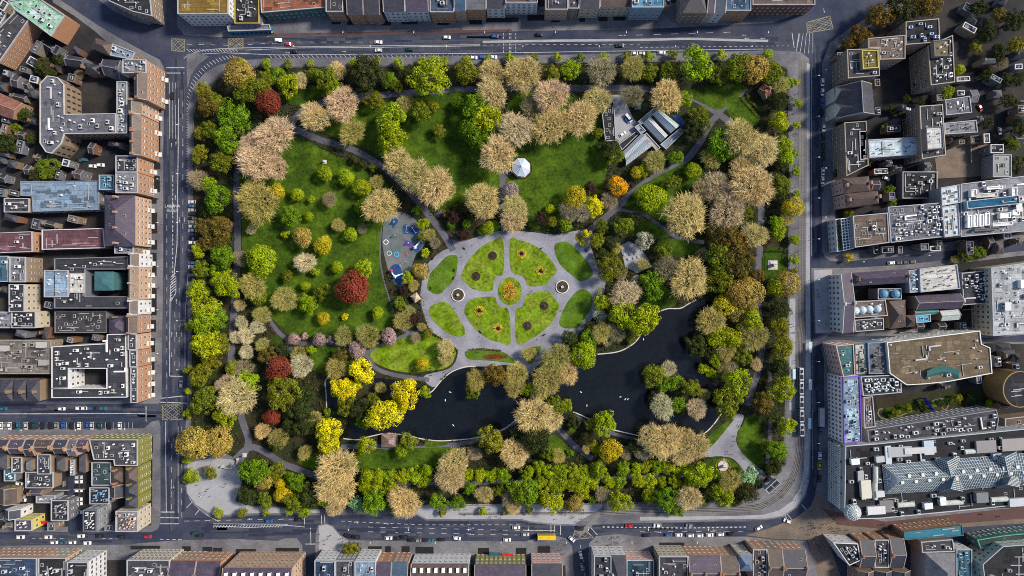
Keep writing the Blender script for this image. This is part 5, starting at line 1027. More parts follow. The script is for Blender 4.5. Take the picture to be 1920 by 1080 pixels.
# sheds, back wings and walls that crowd the yards
rf_ = random.Random(21); KEEP = [(120,160,216,213),(126,690,202,730),(1748,272,1858,336),(1640,735,1860,790),(1652,114,1738,196),(126,848,158,998),(30,900,50,950),(1560,940,1920,1000),(145,296,200,318)]
REG = [((0,0,255,748),.25),((0,848,240,992),.0),((1572,95,1918,470),-.05),((1580,508,1918,624),-.08),((1600,642,1918,950),-.12),((1606,1060,1918,1080),-.05),((345,0,1480,10),0),((1780,0,1918,300),.5)]
cnt = 0
for (x0, y0, x1, y1), ang in REG:
    for _ in range(int((x1 - x0) * (y1 - y0) / (150 if x0 < 1700 else 700))):
        x, y = rf_.uniform(x0, x1), rf_.uniform(y0, y1); l, w_ = rf_.uniform(9, 26), rf_.uniform(8, 15)
        if y < 90 and 90 < x < 320 and not x > 1000: continue
        if x > 1500 and y < 300 and abs((y - 60) - (x - 1790) * 2.1) < 45 and x > 1740: continue
        a = ang if not (x < 200 and y < 130) else .55
        if rf_.random() < .5: l, w_ = w_, l
        q = [(x + (s * l * math.cos(a) - t * w_ * math.sin(a)) / 2, y + (s * l * math.sin(a) + t * w_ * math.cos(a)) / 2) for s, t in ((-1, -1), (1, -1), (1, 1), (-1, 1))]
        P = q + [(x, y)] + [((q[i][0] + q[(i + 1) % 4][0]) / 2, (q[i][1] + q[(i + 1) % 4][1]) / 2) for i in range(4)]
        if any(inside(u, v, f) for u, v in P for f in FOOT) or any(k[0] < u < k[2] and k[1] < v < k[3] for u, v in P for k in KEEP): continue
        if any(inside(f[i][0], f[i][1], q) for f in FOOT for i in range(len(f))): continue
        if any(math.hypot(x - t[0], y - t[1]) < t[2] * .7 + 6 for t in OTHER): continue
        cnt += 1; rc = rf_.choice((SLT, FEL, BLK, BRN, PUR, GRY, DRK, (.04,.05,.06))); kd = rf_.choice(('flat', 'flat', 'gable', 'hip'))
        nm = {SLT: 'slate grey', FEL: 'dark felt', BLK: 'black', BRN: 'brown', PUR: 'purple grey', GRY: 'grey', DRK: 'charcoal'}.get(rc, 'dark blue grey')
        bld(f'small {nm} {"flat" if kd == "flat" else "pitched"}-roofed back building', rf_.uniform(4, 8.5), rf_.choice(((.17,.12,.085), (.16,.08,.05), GRY, (.12,.115,.12), (.2,.17,.13))), rc, q, kd, win=4.5 if kd != 'hip' else 0, clut=rf_.choice((1, 2, 4)) if kd == 'flat' else 0, rise=1.6, ch=rf_.choice((0, 1)), para=rf_.choice((GRY, LGR, (.2,.16,.12), (.12,.12,.13), WHT)), name='back_building', group='small back buildings', uc=rf_.choice(((.42,.42,.45), (.2,.21,.24), (.18,.25,.33))))
for k in range(90):
    (x0, y0, x1, y1), ang = rf_.choice(REG[:5]); x, y = rf_.uniform(x0, x1), rf_.uniform(y0, y1); a = ang + rf_.choice((0, PI / 2)); l = rf_.uniform(10, 34)
    P = [(x + math.cos(a) * l * s / 2, y + math.sin(a) * l * s / 2) for s in (-1, -.5, 0, .5, 1)]
    if any(inside(u, v, f) for u, v in P for f in FOOT) or (x < 330 and y < 110): continue
    o = empty('yard_wall', (*W(x, y)[:2], .14), -a); b = MB(); b.box(0, 0, 0, 2.0, l * S, .3); link('wall', b.mesh('wall', 'masonry'), o, (.14,.12,.11)); b = MB(); b.box(0, 0, 2.0, 2.12, l * S + .1, .42, bottom=True); link('coping', b.mesh('coping', 'masonry'), o, (.26,.25,.25)); claim(o, 'low grey yard wall', 'wall', x, y, 'yard walls')
# ------------------------------------------------------------------ vehicles
def car_meshes(L_=4.3, wd=1.8, ht=1.45, van=False):
    b = MB(); h2 = wd / 2
    prof = [(-L_/2,.35),(-L_/2,.78),(-L_/2+.5,.92),(L_/2-1.1,.92),(L_/2-.1,.72),(L_/2,.35)]
    if van: prof = [(-L_/2,.35),(-L_/2,1.0),(L_/2-1.0,1.0),(L_/2-.1,.85),(L_/2,.35)]
    for (x0,z0),(x1,z1) in zip(prof, prof[1:]): b.face([(x0,-h2,z0),(x0,h2,z0),(x1,h2,z1),(x1,-h2,z1)][::-1])
    for s in (-1, 1): b.face([(x, s*h2, z) for x, z in (prof if s < 0 else prof[::-1])])
    b.face([(x, y, .35) for x, y in ((-L_/2,-h2),(-L_/2,h2),(L_/2,h2),(L_/2,-h2))])
    r0, r1 = (-L_/2+.75, L_/2-1.75) if not van else (-L_/2+.15, L_/2-1.6)
    b.box((r0+r1)/2, 0, ht-.06, ht, r1-r0, wd*.78, taper=.95, bottom=True)
    body = b.mesh('car_body', 'car_paint')
    g = MB(); zb = .9 if not van else .99
    q0 = [(r0-.5 if not van else r0-.05,-h2*.92),(r1+.75,-h2*.92),(r1+.75,h2*.92),(r0-.5 if not van else r0-.05,h2*.92)]; q1 = [(r0,-wd*.37),(r1,-wd*.37),(r1,wd*.37),(r0,wd*.37)]
    for i in range(4):
        j = (i+1) % 4; g.face([(*q0[i],zb),(*q0[j],zb),(*q1[j],ht-.05),(*q1[i],ht-.05)])
    glass = g.mesh('car_windows', 'glass')
    w_ = MB(); w_.lathe([(.01,-.11),(.32,-.11),(.34,-.08),(.34,.08),(.32,.11),(.01,.11)], 12)
    v = [(x, z, y) for x, y, z in w_.v]; w_.v = v
    return body, glass, w_.mesh('wheel', 'rubber'), L_, wd
CAR, VAN = car_meshes(), car_meshes(5.4, 2.0, 2.2, True)
CN = {'w':('white',(.70,.70,.70)),'k':('black',(.012,.012,.014)),'g':('grey',(.20,.21,.22)),'s':('silver',(.42,.43,.45)),'b':('blue',(.03,.09,.28)),'t':('teal blue',(.02,.12,.18)),'r':('red',(.40,.02,.02)),'y':('yellow',(.55,.38,.02)),'e':('dark green',(.015,.05,.04))}
def car(x, y, a, c, park='driving', van=False, grp='cars and vans on the streets'):
    bd, gs, wh_, l, wd = VAN if van else CAR
    nm, col = CN[c]; z = .03 if not .13 else .15
    root = empty('parked_car' if park != 'driving' else 'car', (*W(x, y)[:2], .06), -math.radians(a))
    k = R.uniform(.95, 1.04); root.scale = (k, k, k)
    link('body', bd, root, col); link('windows', gs, root)
    for sx in (-l*.31, l*.31):
        for sy in (-wd*.46, wd*.46): link('wheel', wh_, root, loc=(sx, sy, .34))
    claim(root, f'{nm} {"van" if van else "car"} {park}', 'van' if van else 'car', x, y, grp)
for s in "522 76 0 w;543 84 0 r;552 98 180 k;710 80 0 w;710 95 180 w;768 93 180 e;838 71 0 w;928 69 0 b;1011 66 0 k;1161 86 180 e;1475 976 -160 w;1232 984 180 w;1292 984 180 g;1422 989 -28 w;505 976 0 b;560 974 0 k;968 988 0 w;985 1001 0 s;1087 990 10 k;1072 1010 40 w;1179 985 180 r;1089 1040 75 w;1091 1062 75 g;1537 806 90 b;1536 854 90 w;1535 873 90 y;1535 897 90 k;1836 203 60 r;1873 246 80 w;228 1006 0 k;278 1005 0 r;375 1003 0 k;366 999 0 e;857 1008 10 w;40 1006 0 w;92 1006 0 w;153 1004 0 w;188 1004 0 k;1670 493 -4 w;324 180 90 k;341 720 -90 g".split(';'):
    x, y, a, c = s.split(); car(float(x), float(y), float(a), c)
for s in "888 109 0 w;904 108 0 b;925 108 0 w;1190 101 0 w;1202 101 0 s;1240 100 0 w;1541 155 90 w;1541 173 90 w;1540 192 90 b;1540 212 90 k;1543 240 90 w;1543 258 90 k;1543 276 90 k;1543 292 90 k;1543 308 90 e;1542 322 90 w;1541 338 92 w;1540 352 90 k;8 766 0 t;117 766 0 w;150 765 0 w;160 765 0 w;172 765 0 b;183 765 0 k;194 765 0 t;103 1016 0 w;120 1016 0 t;137 1016 0 w;165 1017 0 w;951 1011 0 w;828 1011 0 k;807 1012 0 t;1011 1011 0 b;729 1008 0 w;744 1009 0 k;758 1006 0 k;772 1012 0 k;785 1012 0 g;797 1012 0 k;668 1006 10 k;653 1003 20 k;1212 1003 0 k;1253 1002 0 b;1272 1002 0 w;1294 1003 0 w;1311 1003 0 w;1330 1002 0 w;1350 1001 0 w;1371 1000 0 k;1684 493 -4 k;1697 492 -4 k;1709 491 -4 k;175 312 0 w;190 310 0 w;150 302 0 k;160 300 0 t;1690 345 40 w;1660 335 20 s;1700 205 0 b".split(';'):
    x, y, a, c = s.split(); car(float(x), float(y), float(a), c, 'parked at the kerb')
for i, c in enumerate("wbskkgwsbkwkgekbskgk"): car(361, 379 + i * 7.6, R.choice((0, 180)), c, 'parked nose-in')
for x, c in zip((4,12,20,28,36,51,59,66,80,95,107,120,136,150,166,174,188,206,226), "wgwktskekkgbkwbsekw"): car(x, 798, 90, c, 'parked nose-out')
for i, c in enumerate("wkwwkswkwkwwkw"): car(149, 853 + i * 8.2, 0, c, 'parked in the dark lane')
for i, c in enumerate("wwkswk"): car(38 + i * 1.5, 906 + i * 7.5, 10, c, 'parked in the back yard')
car(1178, 222, 50, 'w', 'in the yard', True); car(1167, 252, -35, 'w', 'in the yard'); car(1175, 226, 50, 'b', 'in the yard')
def coach(x, y, a, l, wd, ht, col, desc, name, cat):
    root = empty(name, (*W(x, y)[:2], .06), -math.radians(a)); b = MB()
    b.box(0, 0, .35, ht - .25, l, wd, bottom=True); b.box(0, 0, ht - .25, ht, l, wd, taper=.96); link('body', b.mesh('coach_body', 'car_paint'), root, col)
    b = MB()
    for s in (-1, 1):
        for zz in ([1.2] if ht < 3.6 else [1.2, 2.9]):
            for k in range(int(l / 1.5)): b.box(-l / 2 + .9 + k * 1.45, s * (wd / 2 + .01), zz, zz + .9, 1.25, .04, bottom=True)
    b.box(l / 2 + .01, 0, 1.1, 2.4, .05, wd * .9, bottom=True); link('windows', b.mesh('coach_windows', 'glass'), root)
    b = MB(); b.box(-l * .25, 0, ht, ht + .2, 2, 1.3); b.box(l * .2, 0, ht, ht + .15, 1.4, 1.1); link('roof_unit', b.mesh('roof_unit', 'unit_paint'), root, tuple(c * .9 for c in col))
    for sx in (-l * .3, l * .34):
        for sy in (-wd * .47, wd * .47): link('wheel', CAR[2], root, loc=(sx, sy, .45), sc=1.35)
    claim(root, desc, cat, x, y, None, True); return root
coach(1024, 1003, 0, 10.2, 2.55, 4.3, (.62,.42,.01), 'yellow double-decker bus on the lower road', 'double_decker_bus', 'bus')
coach(1537, 781, 90, 10.5, 2.5, 3.2, (.38,.38,.40), 'grey coach parked in the bay beside the purple-edged hotel', 'parked_coach', 'coach')
tr = empty('tram', (*W(1498.5, 752)[:2], .22), math.radians(90.6))
b = MB(); b.box(0, 0, .3, 3.2, 7.2, 2.4, bottom=True); b.box(0, 0, 3.2, 3.45, 7.0, 2.1); TB = b.mesh('car_section', ['car_paint'])
b = MB()
for s in (-1, 1):
    for k in range(4): b.box(-2.6 + k * 1.75, s * 1.21, 1.2, 2.5, 1.5, .03, bottom=True)
TW = b.mesh('tram_windows', 'glass'); b = MB(); b.box(-1.5, 0, 3.45, 3.75, 2.4, 1.5); b.box(1.6, 0, 3.45, 3.7, 1.8, 1.3); b.box(.2, .4, 3.45, 3.6, .6, .6); TU = b.mesh('roof_equipment', 'rubber')
b = MB(); b.box(0, 0, .4, 3.2, .7, 2.1, bottom=True); TJ = b.mesh('bellows', 'rubber')
for k in range(5):
    x = (k - 2) * 7.9; sct = link('section', TB, tr, (.42,.43,.48), loc=(x, 0, 0)); link('windows', TW, sct); link('roof_equipment', TU, sct)
    if k < 4: link('bellows', TJ, tr, loc=(x + 3.95, 0, 0))
claim(tr, 'long silver articulated tram at the right-hand stop', 'tram', 1498, 752, None, True)
# ------------------------------------------------------------------ people, birds
def person_mesh(stride):
    bm = bmesh.new(); V = {}
    pts = dict(pel=(0,0,.95,.15),ch=(0,0,1.30,.17),nk=(0,.01,1.50,.06),hd=(0,.03,1.66,.105),top=(0,.02,1.76,.07),
      ls=(-.19,0,1.42,.065),le=(-.25,-.05*stride,1.16,.05),lh=(-.23,.12*stride,.92,.035),rs=(.19,0,1.42,.065),re=(.25,.06*stride,1.16,.05),rh=(.24,-.06*stride,.92,.035),
      lk=(-.10,.16*stride,.52,.075),la=(-.10,.16*stride,.10,.05),lt=(-.10,.30*stride+.06,.05,.045),rk=(.10,-.05*stride,.52,.075),ra=(.10,-.24*stride,.12,.05),rt=(.10,-.14*stride+.06,.05,.045))
    for k, p in pts.items(): V[k] = bm.verts.new(p[:3])
    for e in ('pel ch','ch nk','nk hd','hd top','ch ls','ls le','le lh','ch rs','rs re','re rh','pel lk','lk la','la lt','pel rk','rk ra','ra rt'):
        a, c = e.split(); bm.edges.new((V[a], V[c]))
    me = bpy.data.meshes.new('person_sk'); bm.to_mesh(me); bm.free()
    o = bpy.data.objects.new('tmp', me); COL.objects.link(o); o.modifiers.new('s', 'SKIN')
    for i, (k, p) in enumerate(pts.items()): sv_ = me.skin_vertices[0].data[i]; sv_.radius = (p[3], p[3] * (.75 if k in ('pel', 'ch') else 1)); sv_.use_root = (k == 'pel')
    o.modifiers.new('d', 'SUBSURF').levels = 1
    bpy.context.view_layer.update(); m2 = bpy.data.meshes.new_from_object(o.evaluated_get(bpy.context.evaluated_depsgraph_get())); bpy.data.objects.remove(o)
    m2.materials.clear(); m2.materials.append(M['cloth']); m2.materials.append(mat('skin' + str(stride), (.45,.28,.20), .1)); m2.materials.append(mat('hair' + str(stride), (.05,.035,.02), .2)); m2.materials.append(mat('trousers' + str(stride), (.03,.035,.05), .2))
    for f in m2.polygons:
        z = f.center.z; f.material_index = 2 if z > 1.70 else (1 if z > 1.50 else (3 if z < .95 and abs(f.center.x) < .19 else 0))
    m2.name = 'person'; return m2
PM = [person_mesh(s) for s in (1.0, -1.0, .35)]
COATS = [('dark',(.02,.02,.025)),('dark',(.03,.03,.035)),('navy',(.02,.03,.08)),('red',(.35,.03,.03)),('pale',(.5,.5,.48)),('tan',(.30,.20,.11)),('dark',(.025,.022,.02))]
def crowd(poly, n, place):
    k = 0; xs = [p[0] for p in poly]; ys = [p[1] for p in poly]
    while k < n:
        x, y = R.uniform(min(xs), max(xs)), R.uniform(min(ys), max(ys))
        if not inside(x, y, poly): continue
        k += 1; nm, c = R.choice(COATS); o = link('person', R.choice(PM), None, c, (*W(x, y)[:2], .19), R.uniform(0, 6.28), R.uniform(.95, 1.05))
        claim(o, f'person in a {nm} coat walking on the {place}', 'person', x, y, f'people in {nm} coats on the {place}', shared=True)
crowd([(1500,985),(1525,950),(1560,965),(1590,990),(1560,1020),(1575,1060),(1550,1060),(1520,1015)], 62, 'brown paved plaza')
crowd([(1590,990),(1900,955),(1900,966),(1600,1004)], 16, 'pedestrian street')
crowd([(1440,915),(1470,900),(1484,880),(1490,900),(1470,935),(1440,945),(1400,948),(1420,925)], 18, 'pavement by the stone arch')
crowd([(360,885),(430,880),(440,935),(380,945)], 14, 'white paved plaza'); crowd([(1045,955),(1105,950),(1085,980),(1040,978)], 14, 'pavement by the crossing')
crowd([(1112,1008),(1160,1003),(1170,1020),(1110,1035)], 14, 'shop corner pavement'); crowd([(1010,1010),(1060,1010),(1075,1050),(1062,1050)], 12, 'lower shop corner')
crowd([(1481,600),(1490,600),(1490,800),(1481,800)], 22, 'tram platform'); crowd([(1484,140),(1495,140),(1495,540),(1484,540)], 16, 'right-hand pavement'); crowd([(1512,880),(1520,880),(1500,945),(1480,955)], 8, 'tram island')
crowd([(1530,510),(1558,510),(1558,620),(1532,620)], 12, 'pale side pavement'); crowd([(1545,660),(1560,660),(1560,930),(1540,900)], 14, 'hotel pavement'); crowd([(650,1003),(595,1000),(600,1020),(650,1020)], 10, 'pale corner plaza')
crowd([(293,200),(304,200),(303,740),(290,740)], 12, 'left-hand pavement'); crowd([(800,950),(990,950),(990,972),(800,970)], 10, 'lower park pavement'); crowd(GARDEN, 14, 'garden paths'); crowd([(1330,845),(1385,800),(1395,850),(1400,870)], 7, 'wide corner path'); crowd([(560,52),(1180,48),(1180,56),(560,64)], 14, 'upper pavement')
b = MB()
def ell(cx, cy, cz, rx, ry, rz, n=10, m=6, mi=0):
    for i in range(m):
        for k in range(n):
            q = []
            for a, c in ((i, k), (i, k + 1), (i + 1, k + 1), (i + 1, k)):
                u, v = PI * a / m - PI / 2, 2 * PI * c / n; q.append((cx + rx * math.cos(u) * math.cos(v), cy + ry * math.cos(u) * math.sin(v), cz + rz * math.sin(u)))
            b.face(q, mi)
ell(0, 0, .18, .55, .3, .24); ell(-.55, 0, .28, .2, .12, .08); b.tube((.42, 0, .25), (.58, 0, .6), .09, .06, 8); b.tube((.58, 0, .6), (.66, 0, .8), .06, .05, 8); ell(.72, 0, .82, .13, .08, .08); b.tube((.82, 0, .81), (.97, 0, .77), .04, .015, 6, 1)
SW = b.mesh('swan', [mat('feathers', (.75,.75,.72), .1), mat('beak', (.5,.2,.03), .1)])
for x, y in [(844,735),(835,750),(850,797),(1089,735),(1163,744),(1172,748),(1177,748),(1206,636),(1100,760)]:
    claim(link('swan', SW, None, None, (*W(x, y)[:2], .33), R.uniform(0, 6), 1.0), 'white swan on the dark lake', 'swan', x, y, 'swans on the lake')
# ------------------------------------------------------------------ park buildings and monuments
bs = empty('bandstand', (*W(977, 316)[:2], .24)); n8 = lambda r, z, a=PI / 8: [(r * math.cos(a + k * PI / 4), r * math.sin(a + k * PI / 4), z) for k in range(8)]
b = MB(); b.prism([p[:2] for p in n8(5.6, 0)], 0, .8); link('plinth', b.mesh('plinth', 'stone'), bs)
b = MB(); A, B_ = n8(5.2, 4.0), n8(5.2, 4.2)
for k in range(8): j = (k + 1) % 8; b.face([A[k], A[j], B_[j], B_[k]]); b.face([B_[k], B_[j], (0, 0, 6.6)])
rf = link('roof', b.mesh('bandstand_roof', mat('pale_copper', (.40,.49,.62), .15, .5, 3., .45)), bs)
b = MB()
for p in B_: b.tube(p, (0, 0, 6.65), .12, .08, 5)
for k in range(8): b.tube(B_[k], B_[(k + 1) % 8], .14, .14, 5)
b.lathe([(.4, 6.5), (.3, 6.9), (.1, 7.2), (.06, 7.9), (.01, 8)], 8); link('ribs', b.mesh('ribs', 'white_frame'), rf)
for p in n8(4.9, 0): b = MB(); b.tube((p[0], p[1], .8), (p[0], p[1], 4.05), .12, .10, 8); link('column', b.mesh('column', 'white_frame'), bs)
b = MB(); q = n8(5.0, 0)
for k in range(7): b.box((q[k][0] + q[k + 1][0]) / 2, (q[k][1] + q[k + 1][1]) / 2, 1.6, 1.7, 3.7, .06, math.atan2(q[k + 1][1] - q[k][1], q[k + 1][0] - q[k][0]), bottom=True)
link('railing', b.mesh('railing', 'rubber'), bs); claim(bs, 'octagonal bandstand with pale blue white roof on the lawn', 'bandstand', 977, 316, None, True)
sheet('path', [(977 + 21 * math.cos(t * PI / 12), 316 + 21 * math.sin(t * PI / 12)) for t in range(24)], .262, 'soil')  # dark disc: the shadow ring round the bandstand, painted on the ground
sheet('path', [(936,322),(958,310),(960,326),(948,336),(944,385),(937,385)], .262, 'path')
# stone arch
ar = empty('stone_arch', (*W(1437, 903)[:2], .15), math.radians(42))
b = MB()
for x in (-2.6, 2.6): b.box(x, 0, 0, 6, 1.8, 2.6)
link('pier', b.mesh('piers', 'stone'), ar); b = MB(); b.box(0, 0, 6, 8.2, 8.4, 3.0, bottom=True); b.box(0, 0, 8.2, 8.6, 9.0, 3.5, bottom=True)
for y in (-1.55, 1.55): b.box(0, y, 8.6, 9.1, 9.0, .4)
for x in (-4.3, 4.3): b.box(x, 0, 8.6, 9.1, .4, 2.7)
at = link('attic', b.mesh('attic', 'pale_paving'), ar); b = MB(); b.box(-2, 0, 8.6, 8.75, 3.4, 1.9); b.box(2, 0, 8.6, 8.75, 3.4, 1.9); link('roof_panel', b.mesh('roof_panel', 'rubber'), at)
b = MB()
for x in (-4.6, 4.6): b.box(x, 2.6, 0, 3.2, 1.6, 1.6); b.box(x, 2.6, 3.2, 3.5, 1.9, 1.9, bottom=True)
link('gate_pier', b.mesh('gate_pier', 'pale_paving'), ar); claim(ar, 'white stone triumphal arch at the lower right park corner', 'arch', 1437, 903, None, True)
# statues
def statue(x, y, desc, sz=1.0, base='square'):
    o = empty('statue', (*W(x, y)[:2], .3)); b = MB()
    if base == 'square': b.box(0, 0, 0, .35, 4.2 * sz, 4.2 * sz); b.box(0, 0, .35, .7, 3.2 * sz, 3.2 * sz); b.box(0, 0, .7, 2.8, 1.6 * sz, 1.6 * sz, taper=.88)
    else: b.lathe([(3.2 * sz, 0), (3.2 * sz, .5), (2.9 * sz, .5), (2.9 * sz, .35), (.9, .35), (.8, 2.6), (.95, 2.8), (.01, 2.85)], 24)
    link('plinth', b.mesh('plinth', 'stone'), o); link('figure', PM[2], o, (.05,.06,.05), loc=(0, 0, 2.75), sc=1.3); claim(o, desc, 'statue', x, y, None, True)
statue(1449, 497, 'square stone plinth with standing figure on its fenced lawn', 1.0); statue(1355, 873, 'round stone monument with yellow flower ring on the corner lawn', .95, 'round'); statue(760, 303, 'pale stone monument beside the diagonal park path', .6); statue(609, 304, 'small pale monument at the top of the west lawn', .55); statue(1402, 655, 'small square monument between the trees by the right path', .6)
b = MB(); b.box(0, 0, 0, .35, .7, 3.0); link('path_slab', b.mesh('path_slab', 'pale_paving')).location = (*W(1357, 864)[:2], .33); bpy.data.objects['path_slab']['kind'] = 'structure'
# fountain basins
for x, y, d in ((859, 553, 'left round fountain basin with dark water in the garden'), (1054, 538, 'right round fountain basin with dark water in the garden')):
    o = empty('fountain_basin', (*W(x, y)[:2], .25)); b = MB(); b.lathe([(3.75, 0), (3.75, .55), (3.35, .6), (3.3, .2)], 40); link('rim', b.mesh('rim', mat('pale_stone_rim', (.62,.60,.58), .15)), o)
    b = MB(); b.lathe([(3.32, .3), (.01, .3)], 32); link('pool', b.mesh('pool', mat('murky_pool', (.055,.045,.025), .4, .8, 3., .2)), o); b = MB(); b.lathe([(.7, .3), (.5, .6), (.25, .7), (.25, 1.3), (.8, 1.5), (.75, 1.6), (.1, 1.5), (.08, 2.1), (.01, 2.15)], 14); link('spout', b.mesh('spout', 'stone'), o); claim(o, d, 'fountain', x, y, None, True)
# flower beds
def flowers(desc, x, y, rx, ry, col, hole=0.0, n=500, s=.16, core=None, z=.5, cat='flower bed', name='flower_bed'):
    o = empty(name, (*W(x, y)[:2], .3)); b = MB(); b.lathe([(rx * 1.03, -.1), (rx, .12), (rx * .5, .3), (.01, .34)], 28, sx=1, sy=ry / rx); link('soil', b.mesh('soil', mat('bed_soil', (.03,.022,.016), .4)), o)
    b = MB()
    for _ in range(n):
        t = R.uniform(0, 6.283); r = math.sqrt(R.uniform(hole ** 2, 1)); leaf(b, Vector((rx * r * math.cos(t), ry * r * math.sin(t), .2 + R.uniform(0, .3))), Vector((R.uniform(-.5, .5), R.uniform(-.5, .5), 1)), s * R.uniform(.7, 1.3), R)
    link('blossoms', b.mesh('blossoms', 'leaf'), o, col)
    if core:
        b = MB()
        for _ in range(70): d = rdir(R); d.z = abs(d.z); leaf(b, Vector((0, 0, .3)) + d * .75, d, .25, R)
        link('centre_plant', b.mesh('centre_plant', 'leaf'), o, core)
    claim(o, desc, cat, x, y, None, True)
flowers('oval bed of yellow and orange flowers at the garden centre', 955.5, 545.5, 4.0, 5.4, (.62,.36,.012), 0, 1500, .2); 
for x, y, d in [(978,475.5,'yellow flower ring in the upper right lawn quarter, upper one'),(1014,508.5,'yellow flower ring in the upper right lawn quarter, lower one'),(899,582.5,'yellow flower ring in the lower left lawn quarter, upper one'),(934,615.5,'yellow flower ring in the lower left lawn quarter, lower one')]: flowers(d, x, y, 2.8, 2.8, (.68,.52,.015), .42, 420, .2, (.03,.025,.02))
for x, y, d in [(923.5,479.5,'bare brown flower ring in the upper left lawn quarter, right one'),(892.5,518,'bare brown flower ring in the upper left lawn quarter, left one'),(1020,573.5,'bare brown flower ring in the lower right lawn quarter, upper one'),(988.5,611,'bare brown flower ring in the lower right lawn quarter, lower one')]: flowers(d, x, y, 2.5, 2.5, (.085,.055,.035), .3, 200, .2, (.10,.07,.07))
flowers('long bed of red flowers on the strip lawn below the garden', 929, 668.5, 7.2, 1.3, (.30,.07,.025), 0, 600, .2); flowers('yellow ring of flowers round the corner monument', 1355, 873, 4.6, 4.2, (.42,.36,.012), .78, 400, .2)
flowers('sprawling pale shrub bed beside the playground', 798, 508, 2.2, 4.5, (.40,.32,.16), 0, 300, .35); flowers('bright yellow shrub at the garden corner', 1086, 446, 1.7, 2.4, (.6,.5,.01), 0, 260, .22)
def hedge(desc, pts, w_, col, hh=1.2):
    b = MB(); P = [W(*p) for p in pts]; o = empty('hedge', (P[0].x, P[0].y, .25))
    for a, c in zip(P, P[1:]):
        l = (c - a).length
        for _ in range(int(l * 26 * w_)): p = a.lerp(c, R.random()) - P[0]; leaf(b, Vector((p.x + R.uniform(-w_, w_) / 2, p.y + R.uniform(-w_, w_) / 2, R.uniform(.3, hh))), rdir(R) + Vector((0, 0, 1)), .22, R)
    link('foliage', b.mesh('foliage', 'leaf'), o, col); claim(o, desc, 'hedge', *pts[0], None, True)
hedge('lime hedge along the garden of the red-roofed lodge', [(1388,182),(1405,202),(1422,221)], 1.3, (.17,.24,.01)); hedge('dark hedge along the fenced statue lawn', [(1432,471),(1471,471)], .8, (.04,.07,.015))
hedge('knot of low clipped hedges in the lodge garden', [(1398,176),(1404,182),(1400,188),(1410,194),(1416,200),(1420,206)], 1.2, (.13,.17,.012)); hedge('maroon shrub border below the upper left lawn quarter', [(845,444),(862,450),(880,446)], 2.0, (.07,.022,.018)); hedge('low dark hedge on the curved garden edge', [(985,434),(1010,431),(1050,434)], .9, (.035,.05,.014)); hedge('brown shrubs along the strip lawn', [(880,655),(905,654),(940,657)], 1.0, (.09,.05,.025))
# lodge, hut, kiosk
bld('red-roofed lodge cottage in its garden', 4.5, BRK, (.16,.045,.035), [(1424,166),(1432,158),(1446,178),(1437,185)], 'gable', ch=2, win=2.6, rise=3, full=True, name='lodge', cat='cottage'); bld('small dark red wing of the lodge', 4, BRK, (.12,.035,.04), [(1436,162),(1444,158),(1452,168),(1446,174)], 'hip', win=0, rise=2, full=True, name='lodge_wing', cat='cottage')
bld('square hut with hipped brown roof on the lake shore', 3.2, TAN, (.26,.18,.16), (716,815,745,838), 'hip', win=0, rise=2.4, full=True, name='lake_hut', cat='hut'); bld('peach roofed kiosk beside the curving garden path', 3, CRM, (.5,.36,.28), [(770,556),(781,549),(788,560),(778,567)], 'hip', win=0, rise=1.6, full=True, name='kiosk', cat='kiosk')
# glasshouses
def glasshouse(desc, q, hh, rise, col, nu, nv=4):
    P = [W(*p) for p in q]; o = empty('glasshouse', ((P[0].x + P[2].x) / 2, (P[0].y + P[2].y) / 2, .2)); P = [Vector((p.x - o.location.x, p.y - o.location.y, 0)) for p in P]   # P0-P1 along the ridge
    if (P[1] - P[0]).cross(P[2] - P[1]).z < 0: P = [P[1], P[0], P[3], P[2]]
    b = MB(); b.prism([p[:2] for p in P], 0, hh, top=False); link('wall', b.mesh('wall', 'roof_glass'), o, (.2,.25,.28))
    U = [p + Vector((0, 0, hh)) for p in P]; r1, r0 = (U[1] + U[2]) / 2 + Vector((0, 0, rise)), (U[0] + U[3]) / 2 + Vector((0, 0, rise))
    global gl, wr
    gl, wr = MB(), MB(); panel([U[0], U[1], r1, r0], nu, nv); panel([U[2], U[3], r0, r1], nu, nv); gl.face([U[1], U[2], r1]); gl.face([U[3], U[0], r0])
    rf = link('roof', gl.mesh('glass_roof', 'roof_glass'), o, col); link('glazing_bars', wr.mesh('glazing_bars', 'white_frame'), rf); claim(o, desc, 'glasshouse', q[0][0], q[0][1], None, True)
glasshouse('right-hand span of the twin glasshouses', [(1233,208),(1271,238),(1255,252),(1222,217.5)][::1], 3, 2.2, (.26,.34,.40), 18); glasshouse('left-hand span of the twin glasshouses', [(1217,222),(1249,256),(1237,269),(1204,234)], 3, 2.2, (.28,.36,.42), 18)
glasshouse('upper span of the lower glasshouses', [(1164,289),(1201,253),(1210,263),(1171,299)], 3, 1.8, (.22,.32,.45), 16); glasshouse('lower span of the lower glasshouses', [(1171,300),(1211,264),(1221,275),(1172,312)], 3, 1.8, (.26,.34,.44), 16)
bld('grey blue lean-to below the twin glasshouses', 3, LGR, (.20,.26,.33), [(1238,271),(1275,240),(1283,247),(1249,280)], win=0, full=True, name='lean_to', cat='shed'); bld('long dark flat roofed store beside the depot yard', 3.5, GRY, BLK, [(1129,215),(1146,186),(1151,192),(1155,264),(1135,265)], win=0, clut=4, kinds=(2,), full=True, name='store_shed', cat='shed')
bld('low tan link building between the glasshouses', 3, TAN, (.36,.30,.28), [(1206,254),(1212,249),(1238,277),(1231,283)], win=0, full=True, name='link_building', cat='shed'); bld('dark cold frames beside the lower glasshouses', 1.6, GRY, BLK, [(1160,270),(1193,246),(1198,251),(1166,282)], win=0, full=True, name='cold_frames', cat='cold frame')
